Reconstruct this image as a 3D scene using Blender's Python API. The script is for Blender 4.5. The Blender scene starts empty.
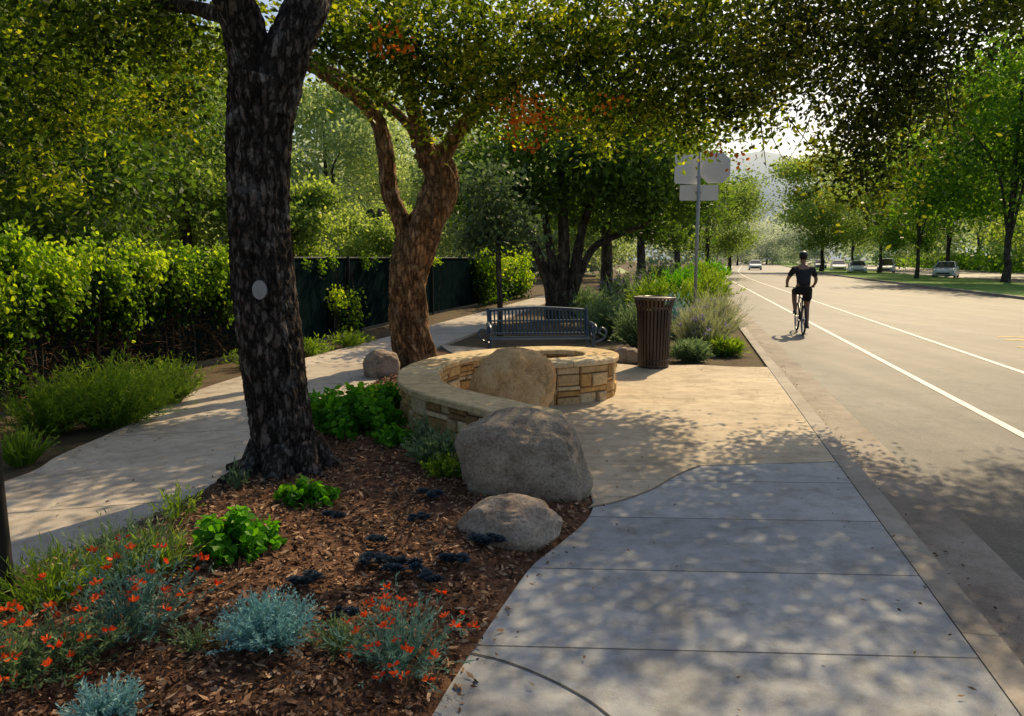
import bpy, bmesh, math, random
import numpy as np
from mathutils import Vector, Matrix, noise
rng = np.random.default_rng(11); random.seed(11)
SC = bpy.context.scene; COL = SC.collection
F = 750.0; TH = math.atan(100.0/F); H = 1.6
# ------------------------------------------------------------------ camera
cam = bpy.data.cameras.new('camera'); co = bpy.data.objects.new('camera', cam); COL.objects.link(co)
co.location = (0, 0, H); co.rotation_euler = (math.pi/2-TH, 0, 0)
cam.sensor_width = 36; cam.lens = 36*F/1024; cam.clip_end = 6000; cam.clip_start = 0.05
SC.camera = co
def ray(px, py):
    u = (px-512)/F; v = -(py-358)/F
    return Vector((u, math.cos(TH)+v*math.sin(TH), -math.sin(TH)+v*math.cos(TH)))
def P(px, py, z=0.0):
    r = ray(px, py); k = (z-H)/r.z
    return Vector((r.x*k, r.y*k, z))
def At(px, py, Y):
    r = ray(px, py); k = Y/r.y
    return Vector((r.x*k, Y, H+r.z*k))
# ------------------------------------------------------------------ light
AZ = math.radians(30); EL = math.radians(41)
sd = Vector((math.sin(AZ)*math.cos(EL), math.cos(AZ)*math.cos(EL), math.sin(EL)))
W_ = bpy.data.worlds.new('World'); SC.world = W_; W_.use_nodes = True
nt = W_.node_tree; sky = nt.nodes.new('ShaderNodeTexSky'); sky.sky_type = 'NISHITA'; sky.sun_disc = False
sky.sun_elevation = EL; sky.sun_rotation = AZ; sky.dust_density = 2.4; sky.air_density = 1.2
nt.links.new(sky.outputs[0], nt.nodes['Background'].inputs[0]); nt.nodes['Background'].inputs[1].default_value = 0.12
sl = bpy.data.lights.new('sun', 'SUN'); sl.energy = 5.0; sl.angle = math.radians(0.5); sl.color = (1, 0.79, 0.47)
so = bpy.data.objects.new('sun', sl); COL.objects.link(so); so.rotation_euler = sd.to_track_quat('Z', 'Y').to_euler()
SC.view_settings.view_transform = 'Standard'; SC.view_settings.look = 'None'; SC.view_settings.exposure = 0
# ------------------------------------------------------------------ materials
def newmat(name):
    m = bpy.data.materials.new(name); m.use_nodes = True
    return m, m.node_tree, m.node_tree.nodes['Principled BSDF']
def ramp(nt, cols, pos=None):
    r = nt.nodes.new('ShaderNodeValToRGB'); e = r.color_ramp.elements
    n = len(cols); pos = pos or [0.3+0.4*i/(n-1) for i in range(n)]
    while len(e) < n: e.new(0.5)
    for i in range(n): e[i].position = pos[i]; e[i].color = (*cols[i], 1)
    return r
def coords(nt, stretch=(1,1,1), world=False):
    mp = nt.nodes.new('ShaderNodeMapping'); mp.inputs['Scale'].default_value = stretch
    if world: g = nt.nodes.new('ShaderNodeNewGeometry'); nt.links.new(g.outputs['Position'], mp.inputs[0])
    else: g = nt.nodes.new('ShaderNodeTexCoord'); nt.links.new(g.outputs['Object'], mp.inputs[0])
    return mp.outputs[0]
def noi(nt, vec, scale, detail=6, rough=0.6):
    n = nt.nodes.new('ShaderNodeTexNoise'); n.inputs['Scale'].default_value = scale
    n.inputs['Detail'].default_value = detail; n.inputs['Roughness'].default_value = rough
    nt.links.new(vec, n.inputs['Vector']); return n.outputs['Fac']
def mulc(nt, a, b, fac=1.0, mode='MULTIPLY'):
    m = nt.nodes.new('ShaderNodeMix'); m.data_type = 'RGBA'; m.blend_type = mode
    if isinstance(fac, float): m.inputs[0].default_value = fac
    else: nt.links.new(fac, m.inputs[0])
    for s, k in ((a, 6), (b, 7)):
        if isinstance(s, tuple): m.inputs[k].default_value = (*s, 1)
        else: nt.links.new(s, m.inputs[k])
    return m.outputs[2]
def bump(nt, bs, h, strength=0.4, dist=0.01, normal=None):
    b = nt.nodes.new('ShaderNodeBump'); b.inputs['Strength'].default_value = strength; b.inputs['Distance'].default_value = dist
    nt.links.new(h, b.inputs['Height'])
    if normal is not None: nt.links.new(normal, b.inputs['Normal'])
    nt.links.new(b.outputs[0], bs.inputs['Normal']); return b.outputs[0]
def nmat(name, cols, scale=5, rough=0.8, bst=0.4, bscale=None, bdist=0.01, stretch=(1,1,1), metal=0.0, spec=0.3, fine=None, pos=None, world=False):
    m, nt, bs = newmat(name); v = coords(nt, stretch, world)
    r = ramp(nt, cols, pos); nt.links.new(noi(nt, v, scale), r.inputs[0]); c = r.outputs[0]
    if fine:
        r2 = ramp(nt, [(fine[1],)*3, (1, 1, 1), (fine[2],)*3]); nt.links.new(noi(nt, v, fine[0], 3), r2.inputs[0]); c = mulc(nt, c, r2.outputs[0])
    nt.links.new(c, bs.inputs['Base Color'])
    bs.inputs['Roughness'].default_value = rough; bs.inputs['Metallic'].default_value = metal; bs.inputs['Specular IOR Level'].default_value = spec
    bump(nt, bs, noi(nt, v, bscale or scale*4, 8, 0.65), bst, bdist)
    return m
def leafmat(name, cols, trans=0.5, tgain=(1.5, 1.4, 0.5), rough=0.5, spec=0.25):
    m, nt, bs = newmat(name)
    a = nt.nodes.new('ShaderNodeAttribute'); a.attribute_name = 'tint'
    r = ramp(nt, cols, [i/(len(cols)-1) for i in range(len(cols))]); nt.links.new(a.outputs['Fac'], r.inputs[0])
    nt.links.new(r.outputs[0], bs.inputs['Base Color']); bs.inputs['Roughness'].default_value = rough
    bs.inputs['Specular IOR Level'].default_value = spec
    tr = nt.nodes.new('ShaderNodeBsdfTranslucent'); nt.links.new(mulc(nt, r.outputs[0], tgain), tr.inputs[0])
    mx = nt.nodes.new('ShaderNodeMixShader'); mx.inputs[0].default_value = trans
    nt.links.new(bs.outputs[0], mx.inputs[1]); nt.links.new(tr.outputs[0], mx.inputs[2])
    nt.links.new(mx.outputs[0], nt.nodes['Material Output'].inputs[0]); return m
def tintmat(name, cols, rough=0.8, nscale=30, spec=0.3, bst=0.5, bdist=0.005):
    m, nt, bs = newmat(name); v = coords(nt)
    a = nt.nodes.new('ShaderNodeAttribute'); a.attribute_name = 'tint'
    r = ramp(nt, cols, [i/(len(cols)-1) for i in range(len(cols))]); nt.links.new(a.outputs['Fac'], r.inputs[0])
    r2 = ramp(nt, [(.6,.6,.6), (1.15,1.15,1.15)]); nt.links.new(noi(nt, v, nscale), r2.inputs[0])
    nt.links.new(mulc(nt, r.outputs[0], r2.outputs[0]), bs.inputs['Base Color'])
    bs.inputs['Roughness'].default_value = rough; bs.inputs['Specular IOR Level'].default_value = spec
    bump(nt, bs, noi(nt, v, nscale*1.5, 8), bst, bdist); return m
def plain(name, c, rough=0.5, metal=0.0, spec=0.5):
    return nmat(name, [tuple(x*0.85 for x in c), tuple(min(1, x*1.12) for x in c)], 9, rough, 0.08, 60, 0.002, metal=metal, spec=spec)
def concrete(name, c1, c2, c3, jstep=None, joff=0.0, jdir=(0.05, 1.0), jw=0.009, speck=(260, .75, 1.2), jcol=(.09,.08,.07), var=(.86, 1.08)):
    m, nt, bs = newmat(name); v = coords(nt, (1,1,1), True)
    r = ramp(nt, [c1, c2, c3], [.32, .5, .68]); nt.links.new(noi(nt, v, 1.1, 8, 0.65), r.inputs[0])
    r2 = ramp(nt, [(speck[1],)*3, (1,1,1), (speck[2],)*3], [.3, .5, .7]); nt.links.new(noi(nt, v, speck[0], 2), r2.inputs[0])
    c = mulc(nt, r.outputs[0], r2.outputs[0])
    r3 = ramp(nt, [(.62,.58,.52), (1,1,1)], [.36, .54]); nt.links.new(noi(nt, v, 6, 10, .75), r3.inputs[0])
    c = mulc(nt, c, r3.outputs[0], 0.75)
    r7 = ramp(nt, [(.72,.70,.67), (1,1,1)], [.36, .46]); nt.links.new(noi(nt, v, 2.3, 4, .5), r7.inputs[0]); c = mulc(nt, c, r7.outputs[0], .6)
    h = noi(nt, v, 120, 4)
    if jstep:
        dn = nt.nodes.new('ShaderNodeVectorMath'); dn.operation = 'DOT_PRODUCT'; nt.links.new(v, dn.inputs[0]); dn.inputs[1].default_value = (jdir[0], jdir[1], 0)
        def mth(op, a, b):
            k = nt.nodes.new('ShaderNodeMath'); k.operation = op
            for i, s in enumerate((a, b)):
                if s is None: continue
                if isinstance(s, (int, float)): k.inputs[i].default_value = s
                else: nt.links.new(s, k.inputs[i])
            return k.outputs[0]
        a = mth('SUBTRACT', dn.outputs['Value'], joff-jstep/2)
        a = mth('PINGPONG', a, jstep/2)
        a = mth('SUBTRACT', jstep/2, a)
        msk = mth('LESS_THAN', a, jw)
        cell = mth('FLOOR', mth('DIVIDE', mth('SUBTRACT', dn.outputs['Value'], joff), jstep), None)
        wn = nt.nodes.new('ShaderNodeTexWhiteNoise'); wn.noise_dimensions = '1D'; nt.links.new(cell, wn.inputs['W'])
        r4 = ramp(nt, [(var[0],)*3, (var[1], var[1]*.98, var[1]*.96)], [0, 1]); nt.links.new(wn.outputs['Value'], r4.inputs[0]); c = mulc(nt, c, r4.outputs[0])
        c = mulc(nt, c, jcol, msk, 'MIX')
        h = mth('SUBTRACT', h, mth('MULTIPLY', msk, 6.0))
    nt.links.new(c, bs.inputs['Base Color']); bs.inputs['Roughness'].default_value = .75; bs.inputs['Specular IOR Level'].default_value = .4
    bump(nt, bs, h, .5, .003); return m

J0 = P(700, 651).y + 0.05*P(700, 651).x
M = dict(
 soil=nmat('soil', [(.05,.032,.018), (.12,.08,.045), (.08,.085,.03)], 2.5, .95, .8, 30, .03, fine=(60,.5,1.5), world=True),
 ground=nmat('far_ground', [(.07,.08,.03), (.13,.13,.06), (.18,.15,.08)], .25, .95, .5, 8, .05, world=True),
 lawn=nmat('lawn', [(.07,.16,.02), (.13,.26,.03), (.20,.30,.06)], .6, .9, .8, 20, .06, fine=(6,.6,1.4), world=True),
 walk=concrete('shade_tinted_concrete', (.27,.28,.295), (.365,.375,.385), (.45,.455,.455), .80, J0, jw=.0055, jcol=(.08,.08,.08)),  # blue of the shade is mixed into this concrete colour
 plaza=concrete('sun_tinted_concrete', (.40,.32,.22), (.54,.44,.315), (.64,.53,.385), .40, J0, jw=.004, jcol=(.27,.21,.15), var=(.94,1.03)),  # warm sunlight painted into the concrete as a tan base colour
 path=concrete('path_concrete', (.40,.34,.28), (.54,.47,.39), (.62,.54,.45), 2.1, 1.0, (-.25, .97), .006),
 curb=concrete('curb_concrete', (.21,.185,.16), (.33,.295,.25), (.42,.37,.32), 3.0, .4, (.227,.974), .006),
 gutter=concrete('gutter_concrete', (.17,.14,.115), (.25,.21,.175), (.32,.275,.23), 3.0, .4, (.227,.974), .006, (120,.65,1.3)),
 white=nmat('white_road_paint', [(.50,.46,.42), (.80,.78,.74)], 14, .7, .3, 90, .002, world=True, pos=[.33,.45]),
 yellow=nmat('yellow_road_paint', [(.22,.17,.08), (.70,.48,.12)], 7, .7, .3, 90, .002, world=True, pos=[.36,.5]),
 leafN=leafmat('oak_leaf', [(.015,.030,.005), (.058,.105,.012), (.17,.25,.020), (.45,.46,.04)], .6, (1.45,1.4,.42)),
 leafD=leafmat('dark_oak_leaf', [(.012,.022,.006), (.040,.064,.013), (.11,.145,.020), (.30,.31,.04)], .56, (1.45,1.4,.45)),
 leafO=leafmat('orange_leaf', [(.45,.10,.012), (.7,.22,.02), (.85,.38,.04)], .55, (1.3,1.1,.6)),
 leafG=leafmat('green_tree_leaf', [(.018,.044,.012), (.06,.12,.025), (.12,.21,.035), (.25,.36,.06)], .5, (1.4,1.4,.5)),
 leafS=leafmat('olive_leaf', [(.04,.07,.035), (.10,.15,.07), (.19,.26,.12)], .4, (1.2,1.3,.8)),
 leafR=leafmat('street_tree_leaf', [(.03,.08,.012), (.09,.20,.02), (.20,.36,.035), (.34,.48,.06)], .58, (1.4,1.35,.4)),
 leafM=leafmat('slightly_haze_tinted_leaf', [(.09,.15,.05), (.18,.28,.075), (.32,.44,.12), (.48,.58,.17)], .58, (1.3,1.25,.6)),  # leaf green paled a little to stand in for air haze
 leafH=leafmat('haze_tinted_leaf', [(.24,.33,.17), (.34,.45,.21), (.46,.58,.26), (.58,.69,.32)], .58, (1.2,1.15,.78)),  # distance haze painted in as paler leaf colours
 leafHH=leafmat('far_haze_tinted_leaf', [(.42,.48,.39), (.52,.59,.46), (.64,.70,.53)], .52, (1.1,1.1,.95)),  # palest leaves, thick haze put into the base colour
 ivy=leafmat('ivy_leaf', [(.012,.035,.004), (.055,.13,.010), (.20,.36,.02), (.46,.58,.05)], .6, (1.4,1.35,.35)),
 feather=leafmat('feathery_leaf', [(.04,.09,.012), (.13,.24,.025), (.28,.40,.06)], .5),
 lush=leafmat('lush_leaf', [(.02,.09,.006), (.07,.26,.012), (.18,.45,.02)], .5, (1.4,1.35,.4)),
 bluegrey=leafmat('silver_blue_leaf', [(.08,.20,.20), (.18,.38,.38), (.36,.58,.55)], .25, (1,1.1,1.1)),
 bluegreen=leafmat('blue_green_leaf', [(.05,.12,.09), (.13,.26,.20), (.27,.42,.34)], .3, (1,1.1,1)),
 greygreen=leafmat('grey_green_leaf', [(.05,.10,.045), (.13,.21,.10), (.26,.36,.20)], .38, (1.2,1.2,.8)),
 darkrose=leafmat('dark_succulent', [(.012,.022,.030), (.040,.062,.078), (.13,.16,.19)], .05, (1,1,1), .35, .7),
 dry=leafmat('pale_grass', [(.18,.22,.12), (.34,.38,.22), (.5,.5,.32)], .4, (1.1,1.1,.8)),
 laven=leafmat('lavender_flower', [(.22,.18,.38), (.34,.28,.52), (.5,.44,.64)], .35, (1,1,1)),
 flower=leafmat('orange_flower', [(.8,.05,.01), (.92,.10,.015), (.95,.18,.03)], .4, (1,1,.8)),
 chip=tintmat('bark_chip', [(.045,.022,.013), (.155,.074,.041), (.32,.17,.09), (.55,.36,.22)], .85, 60, .2, .3, .002),
 litter=tintmat('dead_leaf', [(.07,.04,.02), (.2,.11,.05), (.38,.25,.10)], .8, 60, .2),
 stone=tintmat('wall_stone', [(.24,.14,.065), (.62,.37,.13), (.82,.62,.34), (.46,.28,.12), (.76,.48,.18), (.54,.41,.25), (.86,.66,.38)], .85, 26, .2, .8, .012),
 cap=tintmat('cap_stone', [(.60,.42,.21), (.70,.52,.28), (.76,.60,.36)], .8, 14, .25, .6, .008),
 mortar=nmat('mortar', [(.15,.10,.06), (.24,.17,.11)], 20, .9, .5),
 black=nmat('fence_screen', [(.004,.010,.011), (.010,.021,.023)], 3, 1.0, .3, 200, .002, spec=0.0),
 post=nmat('black_post', [(.010,.012,.013), (.025,.027,.028)], 8, .6, .1),
 binm=nmat('bin_brown_paint', [(.020,.010,.008), (.038,.019,.014)], 6, .4, .1, 60, .002, spec=.6),
 bindark=plain('bin_liner', (.012,.010,.009), .7),
 benchm=nmat('bench_blue_paint', [(.022,.050,.090), (.045,.088,.145)], 8, .4, .1, 60, .002, spec=.5),
 signback=nmat('sign_aluminium', [(.80,.80,.79), (.86,.86,.85)], 6, .5, .05, 50, .001, metal=.0),
 galv=nmat('galvanised_pole', [(.30,.31,.31), (.46,.47,.47)], 12, .45, .1, 60, .002, metal=.2),
 rubber=plain('rubber', (.012,.012,.012), .8), chrome=plain('bare_metal', (.5,.5,.5), .3, .9),
 skin=nmat('skin', [(.28,.15,.10), (.36,.20,.14)], 12, .55, .1), shirt=nmat('dark_shirt', [(.018,.018,.022), (.04,.04,.045)], 9, .85, .5, 30, .01),
 shorts=nmat('dark_shorts', [(.012,.013,.016), (.026,.027,.03)], 9, .85, .5, 30, .01), helmet=plain('helmet', (.02,.02,.022), .4),
 shoe=plain('shoe', (.05,.05,.05), .7), bike=plain('bike_paint', (.02,.022,.03), .35), hair=plain('hair', (.02,.012,.008), .8),
 glass=plain('car_glass', (.02,.028,.035), .1, 0, .8), lampw=plain('headlight_glass', (.85,.85,.82), .15), lampr=plain('tail_light', (.45,.02,.015), .2),
 wood=nmat('weathered_post', [(.012,.010,.008), (.05,.04,.03)], 6, .9, .6, 30, .01, (1,1,.15)),
 hill=nmat('haze_tinted_hill', [(.56,.64,.68), (.66,.73,.75)], .01, 1, .1, .05, 1, spec=0),  # aerial haze painted as a pale blue hill colour
)
def bark(name, cols, sc, bst=1.0, bd=.03, crack=.4, patch=None, pos=None, zs=.35):
    m, nt, bs = newmat(name); v = coords(nt, (1, 1, zs)); v3 = coords(nt, (1,1,.7))
    nn = nt.nodes.new('ShaderNodeTexNoise'); nn.inputs['Scale'].default_value = 12; nn.inputs['Detail'].default_value = 8; nn.inputs['Roughness'].default_value = .7; nt.links.new(v, nn.inputs['Vector'])
    s2 = nt.nodes.new('ShaderNodeVectorMath'); s2.operation = 'SCALE'; s2.inputs['Scale'].default_value = .14; nt.links.new(nn.outputs['Color'], s2.inputs[0])
    vv = nt.nodes.new('ShaderNodeVectorMath'); vv.operation = 'ADD'; nt.links.new(v, vv.inputs[0]); nt.links.new(s2.outputs[0], vv.inputs[1])
    vo = nt.nodes.new('ShaderNodeTexVoronoi'); vo.feature = 'DISTANCE_TO_EDGE'; vo.inputs['Scale'].default_value = sc; nt.links.new(vv.outputs[0], vo.inputs['Vector'])
    r1 = ramp(nt, [(crack,)*3, (1,1,1)], [0.0, .20]); nt.links.new(vo.outputs['Distance'], r1.inputs[0])
    vc = nt.nodes.new('ShaderNodeTexVoronoi'); vc.inputs['Scale'].default_value = sc; nt.links.new(vv.outputs[0], vc.inputs['Vector'])
    sp = nt.nodes.new('ShaderNodeSeparateColor'); nt.links.new(vc.outputs['Color'], sp.inputs[0])
    r8 = ramp(nt, [(.65,.65,.65), (1.35,1.35,1.35)], [0, 1]); nt.links.new(sp.outputs[0], r8.inputs[0])
    r = ramp(nt, cols, pos); nt.links.new(noi(nt, v, 11, 10, .75), r.inputs[0])
    c = mulc(nt, r.outputs[0], r1.outputs[0]); c = mulc(nt, c, r8.outputs[0])
    r5 = ramp(nt, [(.45,.45,.45), (1.2,1.2,1.2)], [.35,.62]); nt.links.new(noi(nt, v3, 45, 6, .8), r5.inputs[0]); c = mulc(nt, c, r5.outputs[0])
    if patch:
        r6 = ramp(nt, [(0,0,0), (.7,.7,.7)], [.55, .64]); nt.links.new(noi(nt, v3, 6.5, 10, .75), r6.inputs[0]); c = mulc(nt, c, mulc(nt, patch, r5.outputs[0]), r6.outputs[0], 'MIX')
    nt.links.new(c, bs.inputs['Base Color'])
    bs.inputs['Roughness'].default_value = .9; bs.inputs['Specular IOR Level'].default_value = .15
    a = bump(nt, bs, noi(nt, v3, 50, 8, .75), .8, .015); bump(nt, bs, r1.outputs[0], bst, bd, a); return m
M['barkA'] = bark('dark_furrowed_bark', [(.045,.032,.025), (.12,.092,.075), (.23,.19,.165)], 19, 1.0, .025, .22, (.32,.305,.285))
M['barkB'] = bark('tan_brown_bark', [(.13,.068,.034), (.36,.20,.100), (.58,.37,.20)], 13, .9, .025, .35, (.50,.37,.25))
M['barkC'] = bark('grey_bark', [(.04,.034,.028), (.11,.092,.075), (.20,.17,.14)], 10, .8, .02)
def asphalt():
    m, nt, bs = newmat('asphalt'); v = coords(nt, (1,1,1), True)
    r = ramp(nt, [(.050,.045,.042), (.080,.072,.066), (.118,.106,.095)], [.3,.5,.7]); nt.links.new(noi(nt, v, .35, 8, .7), r.inputs[0])
    r2 = ramp(nt, [(.35,.35,.35), (1,1,1), (2.4,2.3,2.15)], [.3,.5,.72]); nt.links.new(noi(nt, v, 55, 4, .8), r2.inputs[0])
    c = mulc(nt, r.outputs[0], r2.outputs[0])
    v2 = coords(nt, (1.2, .06, 1), True)
    r3 = ramp(nt, [(.55,.55,.55), (1.2,1.18,1.15)], [.35,.62]); nt.links.new(noi(nt, v2, 1.3, 5), r3.inputs[0]); c = mulc(nt, c, r3.outputs[0])
    r9 = ramp(nt, [(.5,.5,.5), (1,1,1)], [.38,.5]); nt.links.new(noi(nt, v, 1.4, 10, .75), r9.inputs[0]); c = mulc(nt, c, r9.outputs[0], .8)
    vo = nt.nodes.new('ShaderNodeTexVoronoi'); vo.feature = 'DISTANCE_TO_EDGE'; vo.inputs['Scale'].default_value = .3
    nv = nt.nodes.new('ShaderNodeTexNoise'); nv.inputs['Scale'].default_value = 1.6; nt.links.new(v, nv.inputs['Vector'])
    sc = nt.nodes.new('ShaderNodeVectorMath'); sc.operation = 'SCALE'; sc.inputs['Scale'].default_value = 1.1; nt.links.new(nv.outputs['Color'], sc.inputs[0])
    ad = nt.nodes.new('ShaderNodeVectorMath'); nt.links.new(v, ad.inputs[0]); nt.links.new(sc.outputs[0], ad.inputs[1]); nt.links.new(ad.outputs[0], vo.inputs['Vector'])
    r4 = ramp(nt, [(.3,.3,.3), (1,1,1)], [0,.010]); nt.links.new(vo.outputs['Distance'], r4.inputs[0]); c = mulc(nt, c, r4.outputs[0], .8)
    nt.links.new(c, bs.inputs['Base Color']); bs.inputs['Roughness'].default_value = .62; bs.inputs['Specular IOR Level'].default_value = .5
    bump(nt, bs, noi(nt, v, 70, 5, .8), .9, .009); return m
M['asphalt'] = asphalt()
def granite(name, cols, sp=(.55,1.3)):
    m, nt, bs = newmat(name); v = coords(nt)
    r = ramp(nt, cols, [.3,.5,.7]); nt.links.new(noi(nt, v, 3.2, 10, .7), r.inputs[0])
    r2 = ramp(nt, [(sp[0],)*3, (1,1,1), (sp[1],)*3], [.34,.5,.68]); nt.links.new(noi(nt, v, 55, 5, .75), r2.inputs[0])
    c = mulc(nt, r.outputs[0], r2.outputs[0])
    r3 = ramp(nt, [(.42,.37,.32), (1,1,1)], [.38,.5]); nt.links.new(noi(nt, v, 5, 10, .8), r3.inputs[0]); c = mulc(nt, c, r3.outputs[0], .75)
    nt.links.new(c, bs.inputs['Base Color']); bs.inputs['Roughness'].default_value = .85; bs.inputs['Specular IOR Level'].default_value = .25
    a = bump(nt, bs, noi(nt, v, 80, 6, .7), .5, .005); bump(nt, bs, noi(nt, v, 9, 10, .7), .9, .05, a); return m
M['rockA'] = granite('grey_granite', [(.24,.18,.125), (.38,.30,.22), (.50,.41,.31)])
M['rockC'] = granite('pale_granite', [(.30,.22,.16), (.44,.34,.26), (.55,.45,.36)])
M['rockB'] = granite('tan_rock', [(.62,.31,.12), (.84,.49,.22), (.88,.60,.32)], (.7,1.15))
# ------------------------------------------------------------------ object helpers
def link(o, parent=None):
    COL.objects.link(o)
    if parent is not None: o.parent = parent
    return o
def tag(o, label, cat, group=None):
    o['label'] = label; o['category'] = cat
    if group: o['group'] = group
    return o
def root(name, label, cat, loc=(0,0,0), rz=0, group=None):
    o = bpy.data.objects.new(name, None); link(o); o.empty_display_size = .2
    o.location = loc; o.rotation_euler = (0, 0, rz); return tag(o, label, cat, group)
def struct(o): o['kind'] = 'structure'; return o
def leafgen(pos, L, W, a=None, b=None, rich=False, fold=.25):
    n = len(pos); L = np.broadcast_to(L, (n,)).reshape(n,1); W = np.broadcast_to(W, (n,)).reshape(n,1)
    if a is None: a = rng.normal(size=(n,3))
    a = a/np.maximum(np.linalg.norm(a, axis=1, keepdims=True), 1e-6)
    if b is None: b = rng.normal(size=(n,3))
    b = b - a*np.sum(a*b, axis=1, keepdims=True); b = b/np.maximum(np.linalg.norm(b, axis=1, keepdims=True), 1e-6)
    if not rich:
        return np.stack([pos, pos+a*L*.45+b*W*.5, pos+a*L, pos+a*L*.45-b*W*.5], 1)
    nn = np.cross(a, b); up = nn*W*fold
    q1 = np.stack([pos, pos+a*L*.28+b*W*.5+up, pos+a*L*.7+b*W*.42+up, pos+a*L], 1)
    q2 = np.stack([pos, pos+a*L, pos+a*L*.7-b*W*.42+up, pos+a*L*.28-b*W*.5+up], 1)
    return np.stack([q1, q2], 1).reshape(-1, 4, 3)
def hang(n): return rng.normal(size=(n,3))*np.array([1,1,.55])+np.array([0,0,-.5]), rng.normal(size=(n,3))*np.array([1,1,.6])
def qmesh(name, Q, tint, mat, parent=None, off=None):
    Q = np.asarray(Q, dtype=np.float64)
    if off is not None: Q = Q-np.array(off)
    n = len(Q); rep = n//len(tint)
    me = bpy.data.meshes.new(name); me.vertices.add(n*4); me.vertices.foreach_set('co', Q.reshape(-1).astype(np.float32))
    me.loops.add(n*4); me.loops.foreach_set('vertex_index', np.arange(n*4, dtype=np.int32))
    me.polygons.add(n); me.polygons.foreach_set('loop_start', np.arange(0, n*4, 4, dtype=np.int32))
    me.update(calc_edges=True)
    at = me.attributes.new('tint', 'FLOAT', 'POINT'); at.data.foreach_set('value', np.repeat(np.clip(tint, 0, 1), 4*rep).astype(np.float32))
    me.materials.append(mat); return link(bpy.data.objects.new(name, me), parent)
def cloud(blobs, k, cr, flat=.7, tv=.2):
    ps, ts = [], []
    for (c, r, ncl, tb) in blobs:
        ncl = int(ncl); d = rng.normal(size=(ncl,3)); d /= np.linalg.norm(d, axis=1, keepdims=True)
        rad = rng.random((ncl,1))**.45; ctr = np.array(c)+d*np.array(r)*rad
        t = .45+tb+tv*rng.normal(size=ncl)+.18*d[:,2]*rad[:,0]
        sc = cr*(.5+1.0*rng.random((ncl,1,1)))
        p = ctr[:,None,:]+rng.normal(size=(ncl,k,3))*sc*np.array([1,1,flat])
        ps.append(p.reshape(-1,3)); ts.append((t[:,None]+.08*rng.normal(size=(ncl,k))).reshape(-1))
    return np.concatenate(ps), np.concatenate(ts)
def B(px, py, Y, rx, rz, dy, ncl, tb=0):
    s = Y/F; return (tuple(At(px, py, Y)), (rx*s, dy, rz*s), ncl, tb)
class MB:
    def __init__(s): s.v = []; s.f = []; s.t = []
    def add(s, v, f, t=.5):
        o = len(s.v); s.v += [Vector(x) for x in v]; s.f += [tuple(i+o for i in q) for q in f]; s.t += [t]*len(v)
    def box(s, c, d, rot=None, t=.5):
        c = Vector(c); q = [Vector((x*d[0]/2, y*d[1]/2, z*d[2]/2)) for x in (-1,1) for y in (-1,1) for z in (-1,1)]
        if rot is not None: q = [rot @ p for p in q]
        s.add([c+p for p in q], [(0,1,3,2), (4,6,7,5), (0,4,5,1), (2,3,7,6), (0,2,6,4), (1,5,7,3)], t)
    def tube(s, pts, rad, n=8, cap=True):
        pts = [Vector(p) for p in pts]; rad = rad if isinstance(rad, (list, tuple)) else [rad]*len(pts)
        vs = []; u = None
        for i, p in enumerate(pts):
            d = (pts[min(i+1, len(pts)-1)]-pts[max(i-1, 0)]).normalized()
            if u is None: u = d.orthogonal().normalized()
            u = (u-d*u.dot(d)).normalized(); w = d.cross(u)
            for k in range(n):
                a = 2*math.pi*k/n; vs.append(p+(u*math.cos(a)+w*math.sin(a))*rad[i])
        fs = [(i*n+k, i*n+(k+1)%n, (i+1)*n+(k+1)%n, (i+1)*n+k) for i in range(len(pts)-1) for k in range(n)]
        if cap: fs += [tuple(range(n))[::-1], tuple(range((len(pts)-1)*n, len(pts)*n))]
        s.add(vs, fs)
    def lathe(s, prof, n=32, c=(0,0,0)):
        c = Vector(c); vs = [c+Vector((r*math.cos(2*math.pi*k/n), r*math.sin(2*math.pi*k/n), z)) for r, z in prof for k in range(n)]
        s.add(vs, [(i*n+k, i*n+(k+1)%n, (i+1)*n+(k+1)%n, (i+1)*n+k) for i in range(len(prof)-1) for k in range(n)])
    def ring(s, c, R, r, ax='x', n=28, m=8):
        c = Vector(c); vs = []
        for i in range(n):
            a = 2*math.pi*i/n
            for j in range(m):
                b = 2*math.pi*j/m; rr = R+r*math.cos(b); h = r*math.sin(b)
                p = {'x': (h, rr*math.cos(a), rr*math.sin(a)), 'z': (rr*math.cos(a), rr*math.sin(a), h), 'y': (rr*math.cos(a), h, rr*math.sin(a))}[ax]
                vs.append(c+Vector(p))
        s.add(vs, [(i*m+j, ((i+1)%n)*m+j, ((i+1)%n)*m+(j+1)%m, i*m+(j+1)%m) for i in range(n) for j in range(m)])
    def build(s, name, mat, parent=None, smooth=False, bevel=0, off=None):
        off = Vector(off) if off is not None else Vector((0,0,0))
        me = bpy.data.meshes.new(name); me.from_pydata([tuple(p-off) for p in s.v], [], s.f); me.update()
        at = me.attributes.new('tint', 'FLOAT', 'POINT'); at.data.foreach_set('value', np.array(s.t, dtype=np.float32))
        bm = bmesh.new(); bm.from_mesh(me); bmesh.ops.recalc_face_normals(bm, faces=bm.faces); bm.to_mesh(me); bm.free()
        me.materials.append(mat)
        if smooth: me.polygons.foreach_set('use_smooth', [True]*len(me.polygons))
        o = link(bpy.data.objects.new(name, me), parent)
        if bevel: md = o.modifiers.new('bevel', 'BEVEL'); md.width = bevel; md.segments = 2; md.limit_method = 'ANGLE'
        return o
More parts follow.
